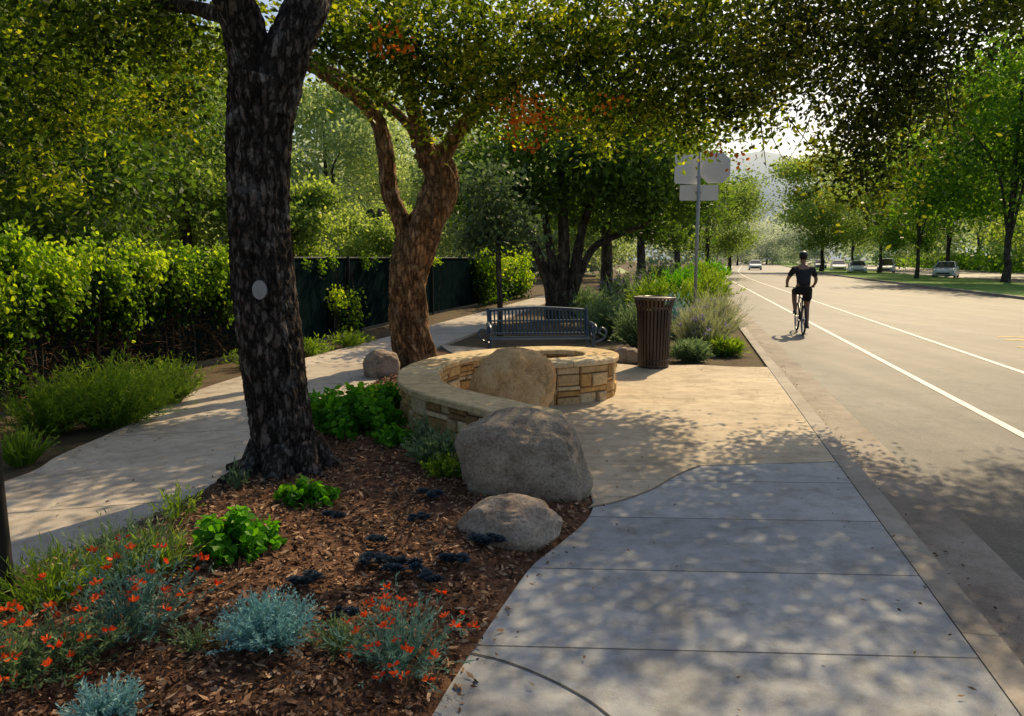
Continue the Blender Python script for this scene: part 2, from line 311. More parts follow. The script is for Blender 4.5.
def catmull(pts, n, vals=None):
    pts = [Vector(p) for p in pts]; out = []; ov = []
    q = [pts[0]*2-pts[1]]+pts+[pts[-1]*2-pts[-2]]
    m = len(pts)-1
    for i in range(n+1):
        t = i/n*m; k = min(int(t), m-1); u = t-k
        p0, p1, p2, p3 = q[k:k+4]
        out.append(.5*((2*p1)+(p2-p0)*u+(2*p0-5*p1+4*p2-p3)*u*u+(3*p1-p0-3*p2+p3)*u**3))
        if vals: ov.append(vals[k]*(1-u)+vals[k+1]*u)
    return (out, ov) if vals else out
def barktube(mb, pts, rad, rings=60, n=28, amp=.02, fr=3.0, fz=2.0, lump=.08, twist=0.0):
    ps, rs = catmull(pts, rings, rad); u = None; vs = []; h = 0
    for i, p in enumerate(ps):
        d = (ps[min(i+1, rings)]-ps[max(i-1, 0)]).normalized()
        if i: h += (ps[i]-ps[i-1]).length
        if u is None: u = (Vector((1,0,0))-d*d.x).normalized()
        u = (u-d*u.dot(d)).normalized(); w = d.cross(u)
        for k in range(n):
            a = 2*math.pi*k/n; ca, sa = math.cos(a), math.sin(a); ct, stt = math.cos(a+twist*h), math.sin(a+twist*h)
            c1 = noise.noise(Vector((ct*1.3+7, stt*1.3, h*.8)))*lump*rs[i]*2
            rd = 1-abs(noise.noise(Vector((ct*fr, stt*fr, h*fz+3))))*2
            rd2 = noise.noise(Vector((ct*fr*2.3, stt*fr*2.3, h*fz*3+3)))
            vs.append(p+(u*ca+w*sa)*(rs[i]+c1+amp*(rd-.5)+amp*.6*rd2))
    fs = [(i*n+k, i*n+(k+1)%n, (i+1)*n+(k+1)%n, (i+1)*n+k) for i in range(rings) for k in range(n)]
    fs += [tuple(range(n))[::-1], tuple(range(rings*n, (rings+1)*n))]
    mb.add(vs, fs)
# ------------------------------------------------------------------ road frame
A_ = math.atan((687-512)/F); O_ = P(915, 570)
dv = Vector((math.sin(A_), math.cos(A_), 0)); rv = Vector((math.cos(A_), -math.sin(A_), 0))
def off_(s):
    if s < 50: return 0.0
    if s < 110: return .0006*(s-50)**2
    return 2.16+.072*(s-110)
def Wd(s, t, z=0.0):
    p = O_+dv*s+rv*(t+off_(s)); return Vector((p.x, p.y, z))
SS = [-9+i*3 for i in range(24)]+[64+i*7 for i in range(60)]
def strip(name, t0, t1, z, mat, ss=None, thick=0):
    ss = ss or SS; mb = MB(); vs = []
    for s in ss: vs += [Wd(s, t0, z), Wd(s, t1, z)]
    mb.add(vs, [(2*i, 2*i+1, 2*i+3, 2*i+2) for i in range(len(ss)-1)])
    if thick:
        for t in (t0, t1):
            vs = []
            for s in ss: vs += [Wd(s, t, z), Wd(s, t, z-thick)]
            mb.add(vs, [(2*i, 2*i+1, 2*i+3, 2*i+2) for i in range(len(ss)-1)])
    return struct(mb.build(name, mat))
mb = MB(); mb.add([(-3000,-300,-.17), (3000,-300,-.17), (3000,4000,-.17), (-3000,4000,-.17)], [(0,1,2,3)]); struct(mb.build('ground', M['ground']))
strip('verge_soil', -70, -.001, -.035, M['soil'])
strip('kerb', 0.002, .15, .004, M['curb'], None, .14)
strip('gutter', .153, .62, -.118, M['gutter'])
strip('road', .62, 12.4, -.122, M['asphalt'])
strip('road_edge_line', 2.0, 2.10, -.117, M['white'])
strip('road_lane_line', 3.75, 3.85, -.117, M['white'])
strip('far_kerb', 12.4, 12.6, .0, M['curb'], None, .14)
strip('lawn', 12.6, 20, -.004, M['lawn'])
strip('side_road', 20, 34, -.12, M['asphalt'])
strip('far_lawn', 34, 90, -.1, M['lawn'])
for k, (s0, t0) in enumerate(((13.6,5.4), (14.3,5.4), (12.2,4.9))):
    strip('road_turn_marking', t0+.1*k, t0+1.5, -.1165, M['yellow'], [s0, s0+.16])
# ------------------------------------------------------------------ paving
def polyslab(name, pts, z, mat, depth=.07):
    mb = MB(); n = len(pts); v = [Vector((p.x, p.y, z)) for p in pts]+[Vector((p.x, p.y, z-depth)) for p in pts]
    mb.add(v, [tuple(range(n))]+[(i, (i+1)%n, n+(i+1)%n, n+i) for i in range(n)])
    o = mb.build(name, mat); bm = bmesh.new(); bm.from_mesh(o.data); bmesh.ops.triangulate(bm, faces=[f for f in bm.faces if len(f.verts) > 4]); bm.to_mesh(o.data); bm.free()
    return struct(o)
capz = .47
wall_px = [(540,414), (502,405), (462,396), (430,387), (418,376), (427,365), (458,356), (505,350), (555,348), (590,350), (602,354), (592,358), (566,360), (548,361)]
wall_pts = [P(x, y, capz) for x, y in wall_px]
wl = catmull([Vector((p.x, p.y, 0)) for p in wall_pts], 130)
edgeL = catmull([P(*q) for q in [(360,860), (400,770), (432,716), (452,682), (480,640), (507,600), (533,565), (562,542), (588,518), (592,498), (574,470), (556,448)]], 40)
far_edge_s = (P(757,367)-O_).dot(dv)
tail = wl[:75]+[P(450,352), P(440,345)]+[Vector((.2,12.9,0)), Vector((1.2,12.6,0)), P(600,362), P(640,366), P(700,365), P(735,367)]
walk = edgeL+[p for p in tail]+[Wd(far_edge_s, -.002), Wd(-3, -.002), Wd(-4.5, -.002)]
polyslab('sidewalk', walk, 0, M['walk'])
scl = catmull([P(588,508), P(618,502), P(652,490), P(676,476), P(700,466)], 16)
k0 = min(range(len(edgeL)), key=lambda i: (edgeL[i]-P(592,500)).length)
def s_of(p): return (p-O_).dot(dv)
plz = [edgeL[i]+Vector((.01,0,0)) for i in range(k0, 41)]+tail+[Wd(far_edge_s, -.012), Wd(s_of(P(836,462)), -.012)]+scl[::-1]
polyslab('plaza_paving', plz, .004, M['plaza'], .006)
pR = catmull([Vector((-3.4,-.5,0)), Vector((-3.0,2.0,0)), P(0,580), P(80,548), P(150,518), P(205,490), P(250,460), P(320,408), P(365,388), P(398,366), P(430,350), P(470,335), P(520,313), P(560,298)], 60)
pL = catmull([Vector((-5.6,0,0)), Vector((-4.4,3.0,0)), P(0,484), P(60,456), P(130,425), P(200,390), P(300,360), P(385,338), P(440,323), P(490,310), P(530,299), P(562,291)], 60)
polyslab('path', pR+pL[::-1], .009, M['path'])
for cl, mm in ((scl, 'mortar'), (catmull([P(463,652), P(505,662), P(550,680), P(590,702), P(625,730)], 16), 'bindark')):
    mb = MB()
    for i in range(len(cl)-1):
        d = (cl[i+1]-cl[i]).normalized(); w = Vector((-d.y, d.x, 0))*.0045; u_ = Vector((0,0,.008 if mm == 'mortar' else .004))
        mb.add([cl[i]-w+u_, cl[i]+w+u_, cl[i+1]+w+u_, cl[i+1]-w+u_], [(0,1,2,3)])
    struct(mb.build('paving_score_line', M[mm]))
# ------------------------------------------------------------------ mulch bed
bedpoly = pR[4:48]+[P(450,352)]+wl[:75][::-1]+edgeL[::-1]
bp = np.array([(p.x, p.y) for p in bedpoly])
def inside(pts, poly):
    x, y = pts[:,0], pts[:,1]; r = np.zeros(len(pts), bool); n = len(poly)
    for i in range(n):
        x1, y1 = poly[i]; x2, y2 = poly[(i+1)%n]
        c = ((y1 > y) != (y2 > y)) & (x < (x2-x1)*(y-y1)/((y2-y1) if y2 != y1 else 1e-9)+x1); r ^= c
    return r
def sdist(pts, poly):
    d = np.full(len(pts), 9e9); n = len(poly)
    for i in range(n):
        a = poly[i]; b = poly[(i+1)%n]; ab = b-a; L2 = max((ab**2).sum(), 1e-9)
        t = np.clip(((pts-a)@ab)/L2, 0, 1); d = np.minimum(d, np.linalg.norm(pts-(a+t[:,None]*ab), axis=1))
    return np.where(inside(pts, poly), d, -d)
def bedh(pts):
    d = sdist(pts, bp); n = np.sin(pts[:,0]*5.1+pts[:,1]*2.3)*.012+np.sin(pts[:,0]*11-pts[:,1]*9)*.006
    return np.clip(d*.22-.015, -.03, .07)+n*np.clip(d*5, 0, 1)
gx = np.arange(-3.6, 1.3, .05); gy = np.arange(1.2, 13, .05)
G = np.stack(np.meshgrid(gx, gy, indexing='ij'), -1).reshape(-1, 2)
hh = bedh(G); sdv = sdist(G, bp); nx, ny = len(gx), len(gy)
mb = MB(); fs = []
for i in range(nx-1):
    for j in range(ny-1):
        a = i*ny+j
        if sdv[a] > -.06: fs.append((a, a+ny, a+ny+1, a+1))
mb.v = [Vector((G[k,0], G[k,1], hh[k])) for k in range(len(G))]; mb.f = fs; mb.t = [.5]*len(G)
struct(mb.build('mulch_bed', nmat('mulch_base', [(.05,.024,.013), (.13,.06,.03), (.22,.11,.06)], 14, .95, .9, 60, .02), None, True))
def hz(x, y): return float(bedh(np.array([[x, y]]))[0])
n = 95000
cp = np.stack([rng.uniform(-3.6, 1.2, n), 2.0+8.5*rng.random(n)**1.6], 1)
dd = sdist(cp, bp); cp = cp[(dd > .02) | ((dd > -.10) & (rng.random(n) < .04) & (cp[:,1] < 6))]; n = len(cp)
pos = np.column_stack([cp, np.maximum(bedh(cp), .004)+.004+.018*rng.random(n)*(sdist(cp, bp) > 0)])
a = np.column_stack([rng.normal(size=(n,2)), rng.normal(size=n)*.3]); b = np.column_stack([rng.normal(size=(n,2)), rng.normal(size=n)*.5])
Lc = .012+.05*rng.random(n)**2
o = qmesh('bark_mulch', leafgen(pos, Lc, Lc*.25+.006, a, b), rng.random(n)**1.2, M['chip']); o['kind'] = 'stuff'; tag(o, 'reddish brown bark chips spread over the planting bed', 'mulch')
n = 3400; q = np.column_stack([rng.uniform(-4, 4, n), 2.2+11*rng.random(n)**1.3])
wp = np.array([(p.x, p.y) for p in walk]); pp = np.array([(p.x, p.y) for p in pR+pL[::-1]])
dw = sdist(q, wp); dp = sdist(q, pp); keep = ((dw > 0) & (rng.random(len(q)) < .07+.9*np.exp(-dw*6))) | ((dp > 0) & (rng.random(len(q)) < .1+.8*np.exp(-dp*5)))
q = q[keep]; n = len(q); pos = np.column_stack([q, np.full(n, .014)])
o = qmesh('fallen_leaves', leafgen(pos, .016+.022*rng.random(n), .012, np.column_stack([rng.normal(size=(n,2)), np.zeros(n)+.1]), np.column_stack([rng.normal(size=(n,2)), rng.normal(size=n)*.4])), rng.random(n), M['litter']); o['kind'] = 'stuff'; tag(o, 'small dry fallen leaves scattered on the concrete', 'leaves')
n = 900; ss_ = -3+26*rng.random(n)**1.2; tt_ = .17+abs(rng.normal(size=n))*.10; q = np.array([tuple(Wd(s, t, -.112)) for s, t in zip(ss_, tt_)])
o = qmesh('gutter_litter', leafgen(q, .012+.022*rng.random(n), .011, np.column_stack([rng.normal(size=(n,2)), np.zeros(n)+.1]), np.column_stack([rng.normal(size=(n,2)), rng.normal(size=n)*.4])), rng.random(n), M['litter']); o['kind'] = 'stuff'; tag(o, 'dry leaf litter gathered along the gutter', 'leaves')
# ------------------------------------------------------------------ stone seat wall
wr = root('stone_seat_wall', 'low curving seat wall of golden stacked stone with a smooth sunlit cap', 'wall', wl[0])
wfull = wl; cum = [0]
for i in range(1, len(wfull)): cum.append(cum[-1]+(wfull[i]-wfull[i-1]).length)
LT = cum[-1]
def wp_(s, o, z):
    s = max(0, min(LT, s)); k = 0
    while k < len(cum)-2 and cum[k+1] < s: k += 1
    u = (s-cum[k])/max(cum[k+1]-cum[k], 1e-6); p = wfull[k].lerp(wfull[k+1], u)
    d = (wfull[min(k+2, len(wfull)-1)]-wfull[max(k-1, 0)]).normalized(); nrm = Vector((-d.y, d.x, 0))
    return Vector((p.x+nrm.x*o, p.y+nrm.y*o, z))
core = MB(); NS = 90; vs = []
for i in range(NS+1):
    s = LT*i/NS; vs += [wp_(s, -.135, -.03), wp_(s, .135, -.03), wp_(s, .135, capz-.05), wp_(s, -.135, capz-.05)]
core.add(vs, [(i*4+k, i*4+(k+1)%4, i*4+4+(k+1)%4, i*4+4+k) for i in range(NS) for k in range(4)]+[(0,1,2,3), (NS*4+3, NS*4+2, NS*4+1, NS*4)])
core.build('mortar_core', M['mortar'], wr, off=wr.location)
st = MB()
def course(side, z, s, e, hgt):
    g = .005; pr = random.uniform(.150, .192)*side; i0 = .13*side; ch = .011
    zz = (z+g, z+hgt-g); j = lambda: random.uniform(-.005,.005)
    v = [wp_(s+g, i0, zz[0]), wp_(e-g, i0, zz[0]), wp_(e-g, i0, zz[1]), wp_(s+g, i0, zz[1])]
    p2 = pr-.013*side
    v += [wp_(s+g, p2, zz[0]), wp_(e-g, p2, zz[0]), wp_(e-g, p2, zz[1]), wp_(s+g, p2, zz[1])]
    v += [wp_(s+g+ch+j(), pr, zz[0]+ch+j()), wp_(e-g-ch+j(), pr+random.uniform(-.008,.008), zz[0]+ch+j()), wp_(e-g-ch+j(), pr, zz[1]-ch+j()), wp_(s+g+ch+j(), pr+random.uniform(-.008,.008), zz[1]-ch+j())]
    f = []
    for b0 in (0, 4): f += [(b0+k, b0+(k+1)%4, b0+4+(k+1)%4, b0+4+k) for k in range(4)]
    f.append((8,9,10,11)); st.add(v, f, random.random())
for side in (-1, 1):
    s = 0
    while s < LT:
        Ls = random.uniform(.16, .34); e = min(s+Ls, LT); z = -.02; top = capz-.052
        while z < top-.02:
            hgt = min(random.choice([.05,.07,.10,.13,.15]), top-z)
            if top-z-hgt < .03: hgt = top-z
            if random.random() < .5 and e-s > .2: m = random.uniform(.35,.65)*(e-s)+s; course(side, z, s, m, hgt); course(side, z, m, e, hgt)
            else: course(side, z, s, e, hgt)
            z += hgt
        s = e
for (s, sg) in ((0, -1), (LT, 1)):
    z = -.02
    while z < capz-.07:
        hgt = min(random.choice([.08,.11,.13]), capz-.052-z); d = (wp_(min(LT, s+.05), 0, 0)-wp_(max(0, s-.05), 0, 0)).normalized()*sg
        for (o0, o1) in ((-.17, -.01), (.0, .17)):
            c = (wp_(s, (o0+o1)/2, z+hgt/2))+d*.015; ang = math.atan2(d.y, d.x)
            st.box(c, (.03+random.uniform(0,.015), (o1-o0)-.008, hgt-.01), Matrix.Rotation(ang, 3, 'Z'), random.random())
        z += hgt
st.build('stone_facing', M['stone'], wr, off=wr.location)
cp_ = MB(); s = -.03
while s < LT:
    Ls = random.uniform(.45, .75); e = min(s+Ls, LT+.03); t = random.random(); K = 5
    if LT+.03-e < .2: e = LT+.03
    rows = []
    for i in range(K+1):
        q = s+.004+(e-s-.008)*i/K; j = random.uniform(-.008, .008)
        ext = Vector((0,0,0))
        if q < 0: ext = (wp_(0,0,0)-wp_(.05,0,0)).normalized()*(-q)
        if q > LT: ext = (wp_(LT,0,0)-wp_(LT-.05,0,0)).normalized()*(q-LT)
        hw = .20
        rows.append([wp_(q, -hw+j, capz-.052)+ext, wp_(q, hw+j, capz-.052)+ext, wp_(q, hw+j+.003, capz-.008)+ext, wp_(q, hw+j-.012, capz+.003)+ext, wp_(q, -hw+j+.012, capz+.003)+ext, wp_(q, -hw+j-.003, capz-.008)+ext])
    v = [p for r in rows for p in r]; f = [(i*6+k, i*6+(k+1)%6, i*6+6+(k+1)%6, i*6+6+k) for i in range(K) for k in range(6)]+[(0,1,2,3,4,5), tuple(K*6+k for k in (5,4,3,2,1,0))]
    cp_.add(v, f, t); s = e
cp_.build('cap', M['cap'], wr, off=wr.location)
# ------------------------------------------------------------------ boulders
def boulder(loc, dims, seed, mat, label, rz=0, flat=.0, skew=0, exp=2.6):
    bm = bmesh.new(); bmesh.ops.create_icosphere(bm, subdivisions=6, radius=1)
    for v in bm.verts:
        p = v.co.copy(); q = Vector([math.copysign(abs(c)**(2/exp), c) for c in p]); q *= 1.0
        nn = noise.noise(p*1.3+Vector((seed,0,0)))*.16+noise.noise(p*3.1+Vector((seed,3,0)))*.07+noise.noise(p*8+Vector((seed,9,0)))*.022+noise.noise(p*22+Vector((seed,9,4)))*.008
        q *= (1+nn); v.co = Vector((q.x*dims[0]/2+skew*q.z, q.y*dims[1]/2, q.z*dims[2]*.62+dims[2]*.38))
    me = bpy.data.meshes.new('boulder'); bm.to_mesh(me); bm.free(); me.materials.append(mat)
    me.polygons.foreach_set('use_smooth', [True]*len(me.polygons))
    o = link(bpy.data.objects.new('boulder', me)); o.location = loc; o.rotation_euler = (0, 0, rz); return tag(o, label, 'boulder')
boulder((.09, 5.00, 0), (.88, .66, .56), 3.3, M['rockA'], 'largest grey granite boulder at the end of the stone seat wall', .1, skew=-.07, exp=2.5)
boulder((-.02, 4.10, 0), (.55, .42, .25), 8.1, M['rockC'], 'low smooth pale boulder in front of the largest boulder at the sidewalk edge', .2, exp=2.2)
boulder((.00, 7.35, 0), (.84, .70, .72), 14.3, M['rockB'], 'tan boulder standing inside the curve of the seat wall', .6, exp=2.4, skew=.05)
boulder((-1.78, 10.1, 0), (.48, .4, .36), 1.2, M['rockC'], 'small grey boulder at the foot of the leaning reddish tree trunk', .3)
boulder((1.80, 11.6, 0), (.42, .32, .22), 6.2, M['rockC'], 'small low rock just left of the brown slatted trash can', 0)
# ------------------------------------------------------------------ trash can
tb = P(653, 367); t = root('trash_can', 'dark brown metal slatted trash can with flared top on the paving', 'trash can', tb)
mb = MB(); NSL = 30
prof = [(.225,.05), (.235,.3), (.245,.6), (.255,.85), (.285,.97), (.30,1.02)]
for k in range(NSL):
    a = 2*math.pi*k/NSL; ca, sa = math.cos(a), math.sin(a); w = .017
    v = []
    for r, z in prof:
        for (dr, dw_) in ((0,-w), (0,w), (-.008,w), (-.008,-w)): v.append((ca*(r+dr)-sa*dw_, sa*(r+dr)+ca*dw_, z))
    mb.add(v, [(i*4+j, i*4+(j+1)%4, i*4+4+(j+1)%4, i*4+4+j) for i in range(len(prof)-1) for j in range(4)]+[(0,1,2,3), (20,21,22,23)])
mb.build('slats', M['binm'], t)
mb = MB(); mb.lathe([(.20,.06), (.205,.85), (.20,.85), (.0,.80)], 32); mb.build('liner', M['bindark'], t, True)
mb = MB(); mb.ring((0,0,1.025), .30, .014, 'z', 40, 8); mb.build('top_rim', M['binm'], t, True)
for z_, r_ in ((.9,.25), (.12,.222)): mb = MB(); mb.ring((0,0,z_), r_, .012, 'z', 40, 8); mb.build('support_band', M['binm'], t, True)
mb = MB(); mb.lathe([(.0,.0), (.21,0), (.23,.02), (.23,.05), (.0,.06)], 36); mb.build('base', M['binm'], t)
mb = MB(); mb.lathe([(.285,1.0), (.25,1.03), (.16,1.05), (.15,1.03), (.15,.9)], 36); mb.build('lid', M['binm'], t, True)
# ------------------------------------------------------------------ bench
bb = Vector((.42, 11.1, 0)); t = root('park_bench', 'blue metal park bench with scrolled arms and fine back slats behind the seat wall', 'bench', bb, math.radians(6))
def slat(y0, z0, y1, z1, w=1.5): 
    mb = MB(); d = Vector((0, y1-y0, z1-z0)); ang = math.atan2(d.z, d.y); mb.box((0, (y0+y1)/2, (z0+z1)/2), (w, d.length, .012), Matrix.Rotation(ang, 3, 'X')); return mb
mb = MB()
for i in range(8):
    y = -.26+i*.063; z = .42-.018*math.sin(i/7*math.pi)+(0.012 if i == 0 else 0); q = slat(y, z, y+.045, z-.002); mb.add(q.v, q.f)
mb.build('seat', M['benchm'], t)
mb = MB()
for i in range(27):
    x = -.715+i*.055; mb.tube(catmull([(x,.20,.45), (x,.215,.55), (x,.26,.70), (x,.315,.83)], 6), .0125, 6)
for (y, z) in ((.205,.47), (.245,.66)): mb.tube([(-.75,y+.01,z), (.75,y+.01,z)], .013, 8)
mb.tube(catmull([(-.75,.31,.81), (-.4,.32,.835), (0,.325,.85), (.4,.32,.835), (.75,.31,.81)], 20), .022, 8); mb.build('backrest', M['benchm'], t)
for sx in (-.75, .75):
    mb = MB(); mb.tube([(sx,-.26,0), (sx,-.25,.2), (sx,-.24,.42)], .024, 8); mb.tube([(sx,.3,0), (sx,.22,.2), (sx,.2,.42), (sx,.24,.66), (sx,.325,.84)], .024, 8); mb.tube([(sx,-.24,.41), (sx,.2,.40)], .018, 8)
    mb.box((sx,-.26,.01), (.06,.1,.02)); mb.box((sx,.3,.01), (.06,.1,.02)); mb.build('leg', M['benchm'], t)
for sx in (-.77, .77):
    mb = MB(); pts = [(sx, .24,.60), (sx,.1,.635), (sx,-.1,.63), (sx,-.24,.625), (sx,-.31,.59), (sx,-.30,.53), (sx,-.24,.52), (sx,-.22,.56)]
    mb.tube(catmull(pts, 24), .024, 8); mb.tube([(sx,-.2,.62), (sx,-.23,.41)], .018, 8); mb.ring((sx,-.03,.53), .075, .011, 'x', 20, 6); mb.ring((sx,-.14,.50), .045, .010, 'x', 16, 6)
    sg = -1 if sx <= 0 else 1
    mb.tube(catmull([(sx+sg*.0,-.28,.38), (sx+sg*.13,-.29,.44), (sx+sg*.16,-.29,.54), (sx+sg*.09,-.29,.59), (sx+sg*.05,-.29,.53), (sx+sg*.09,-.29,.50)], 24), .016, 8); mb.build('armrest', M['benchm'], t)
# ------------------------------------------------------------------ sign
sb = Vector((At(695,300,15).x, 15, -.03)); t = root('road_sign', 'tall grey metal sign post with pale blank sign backs among roadside plants', 'road sign', sb)
mb = MB(); mb.tube([(0,0,0), (0,0,3.75)], .032, 12); mb.build('post', M['galv'], t, True)
def panel(x, z, w, h, rz, y=0, name='sign_panel', cut=0):
    mb = MB(); R = Matrix.Rotation(rz, 3, 'Z'); pr = [(-w/2+cut,-h/2), (w/2-cut,-h/2), (w/2,-h/2+cut), (w/2,h/2-cut), (w/2-cut,h/2), (-w/2+cut,h/2), (-w/2,h/2-cut), (-w/2,-h/2+cut)]
    v = [R@Vector((a_, e, b_))+Vector((x, y, z)) for e in (0,.006) for a_, b_ in pr]; mb.add(v, [tuple(range(8)), tuple(range(15,7,-1))]+[(k, (k+1)%8, 8+(k+1)%8, 8+k) for k in range(8)])
    mb.build(name, M['signback'], t)
panel(-.22, 3.36, .56, .58, math.radians(20), .07, cut=.03); panel(.34, 3.38, .56, .58, math.radians(-20), .08, cut=.14); panel(.02, 2.90, .76, .30, 0, .04, cut=.02)
for z_ in (2.9, 3.2, 3.5): mb = MB(); mb.box((0,.03,z_), (.10,.05,.035)); mb.build('clamp', M['galv'], t)
# ------------------------------------------------------------------ wooden post at left edge
pb = Vector((-2.235, 3.15, 0)); mb = MB(); barktube(mb, [pb, pb+Vector((0,0,.6)), pb+Vector((.005,0,1.28))], [.034,.031,.030], 30, 16, .003)
tag(mb.build('wooden_post', M['wood'], None, True), 'dark wooden post cut off by the left edge beside the path', 'post')
# ------------------------------------------------------------------ fence
fpx = [(-160,470), (0,416), (110,383), (230,358), (310,343), (390,323), (450,310), (520,296)]
fpts = catmull([P(x, y) for x, y in fpx], 22); fr_ = root('screen_fence', 'black screened chain fence running behind the ivy along the path', 'fence', fpts[0]); FH = 1.58
mb = MB()
for i in range(22): a_, b_ = fpts[i], fpts[i+1]; mb.add([a_+Vector((0,0,.04)), b_+Vector((0,0,.04)), b_+Vector((0,0,FH)), a_+Vector((0,0,FH))], [(0,1,2,3)])
mb.build('screen', M['black'], fr_, off=fpts[0])
for i in range(0, 23, 2):
    mb = MB(); p = fpts[i]+Vector((.03,-.03,-.03)); mb.tube([p, p+Vector((0,0,FH+.08))], .03, 10); mb.build('post', M['post'], fr_, off=fpts[0])
mb = MB(); mb.tube([p+Vector((.0,-.02,FH+.02)) for p in fpts], .022, 8); mb.build('top_rail', M['post'], fr_, off=fpts[0])
def fen(u):
    k = min(int(u*22), 21); return fpts[k].lerp(fpts[k+1], u*22-k)
def ivy(u0, u1, ncl, k, label, zlo, zhi, L, thick=.16, cr=.08, sparse=0):
    ps, ts = [], []
    for _ in range(ncl):
        u = random.uniform(u0, u1); p = fen(u); r = random.random()
        if sparse and noise.noise(Vector((u*70,2,2))) < sparse: continue
        drape = zlo+(.55*noise.noise(Vector((u*44, 0, 1)))+.75*noise.noise(Vector((u*150,4,1)))); lowz = max(.12, min(drape, zhi-.15)); zt = zhi+.28*noise.noise(Vector((u*50,8,1)))+.18*noise.noise(Vector((u*160,8,1))); z = zt-(zt-lowz)*r**1.25
        bulge = thick*(.5+1.5*noise.noise(Vector((u*60, z*2.8, 5)))+.6*(z/zhi))
        c = np.array([p.x+bulge*.75, p.y-bulge*.8, z])
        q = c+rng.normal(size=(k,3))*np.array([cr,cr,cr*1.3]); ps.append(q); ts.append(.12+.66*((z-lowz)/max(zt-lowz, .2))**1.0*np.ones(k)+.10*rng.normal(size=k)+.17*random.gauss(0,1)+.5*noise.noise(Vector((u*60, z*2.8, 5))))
    ps = np.concatenate(ps); ts = np.concatenate(ts); n = len(ps)
    a = rng.normal(size=(n,3))*.8+np.array([.4,-.4,-1.0]); b = rng.normal(size=(n,3)); c0 = fen(u0)
    r_ = root('ivy_vine', label, 'vine', (c0.x, c0.y, 0))
    qmesh('foliage', leafgen(ps, L*(.6+.7*rng.random(n)), L*.75, a, b, True), ts, M['ivy'], r_, (c0.x, c0.y, 0))
    for _ in range(10 if not sparse else 3):
        u = random.uniform(u0, u1); p = fen(u); sh = random.uniform(-.1,.1); pts = [p+Vector((.08+random.uniform(-.05,.05)+sh*z, -.08, z)) for z in (0,.5,1.0,1.5)]
        mb = MB(); mb.tube(pts, [.015,.012,.009,.005], 6); mb.build('stem', M['barkC'], r_, off=(c0.x, c0.y, 0))
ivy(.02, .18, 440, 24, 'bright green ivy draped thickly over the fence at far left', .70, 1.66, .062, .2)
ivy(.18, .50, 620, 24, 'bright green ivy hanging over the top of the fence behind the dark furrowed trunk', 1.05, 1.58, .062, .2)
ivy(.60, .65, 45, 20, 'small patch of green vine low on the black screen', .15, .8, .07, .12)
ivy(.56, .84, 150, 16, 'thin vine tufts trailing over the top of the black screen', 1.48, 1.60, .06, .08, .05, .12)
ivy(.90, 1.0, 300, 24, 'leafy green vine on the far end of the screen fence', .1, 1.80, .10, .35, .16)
ps = []
for _ in range(2600):
    u = random.uniform(.05, .50); p = fen(u); ps.append((p.x+.10+random.uniform(-.03,.05), p.y-.12+random.uniform(-.05,.03), random.uniform(.03,1.1)*random.uniform(.5,1)))
ps = np.array(ps); n = len(ps); o = qmesh('dry_creeper', leafgen(ps, .10+.12*rng.random(n), .009, rng.normal(size=(n,3))*np.array([1,1,.8])), rng.random(n)*.45, M['litter']); o['kind'] = 'stuff'; tag(o, 'tangle of dry brown creeper stems on the lower fence', 'dry vine')
# ------------------------------------------------------------------ main trees
Y1 = 5.42; s1 = Y1/F; b1 = Vector((At(288,478,Y1).x, Y1, 0)); t1 = root('oak_tree', 'tall tree with dark furrowed forked trunk in the mulch bed', 'tree', b1)
mb = MB(); L1 = [(292,500,50), (291,478,40), (286,448,34), (279,400,31), (271,340,29), (263,280,28), (259,220,27), (258,160,28), (261,110,29), (266,80,32)]
barktube(mb, [At(x, y, Y1) for x, y, r in L1], [r*s1 for x, y, r in L1], 260, 96, .019, 7, 8.0, .10)
for k in range(7):
    a_ = k*.9+.2; mb2 = [b1+Vector((math.cos(a_)*.16, math.sin(a_)*.16, .22)), b1+Vector((math.cos(a_)*.3, math.sin(a_)*.3, .07)), b1+Vector((math.cos(a_)*.5, math.sin(a_)*.5, .02))]
    barktube(mb, mb2, [.12,.08,.03], 12, 14, .01)
mb.build('trunk', M['barkA'], t1, True, off=b1)
def limb(tr, base, pts, rad, mat, rings=50, n=26, amp=.012):
    mb = MB(); barktube(mb, pts, rad, rings, n, amp, 4, 5); return mb.build('limb', mat, tr, True, off=base)
limb(t1, b1, [At(262,110,Y1), At(253,62,Y1), At(238,10,Y1-.1), At(208,-60,Y1-.3), At(150,-150,Y1-.5), At(60,-230,Y1)], [.18,.165,.14,.115,.09,.05], M['barkA'], 80, 44, .018)
limb(t1, b1, [At(268,110,Y1), At(284,60,Y1), At(304,15,Y1+.1), At(330,-35,Y1+.4), At(420,-110,Y1+1), At(620,-110,Y1+2.2), At(780,-50,Y1+3.2), At(850,20,Y1+3.6)], [.18,.165,.15,.135,.11,.08,.055,.02], M['barkA'], 130, 44, .018)
limb(t1, b1, [At(330,-30,Y1+.35), At(380,-120,Y1+.2), At(500,-260,Y1)], [.12,.09,.04], M['barkA'])
limb(t1, b1, [At(238,20,Y1-.1), At(170,5,Y1+.6), At(100,20,Y1+1.4), At(40,60,Y1+2)], [.06,.045,.03,.012], M['barkA'], 30, 12)
c = At(259,290,Y1-.225)-b1; tg = MB(); K = 24
tg.add([(c.x+.048*math.cos(6.283*k/K), c.y+dy, c.z+.066*math.sin(6.283*k/K)) for dy in (0, .03) for k in range(K)], [tuple(range(K)), tuple(range(2*K-1, K-1, -1))]+[(k, (k+1)%K, K+(k+1)%K, K+k) for k in range(K)])
tg.build('pale_tag', nmat('tag_plate', [(.24,.23,.22), (.38,.37,.35)], 20, .7), t1)
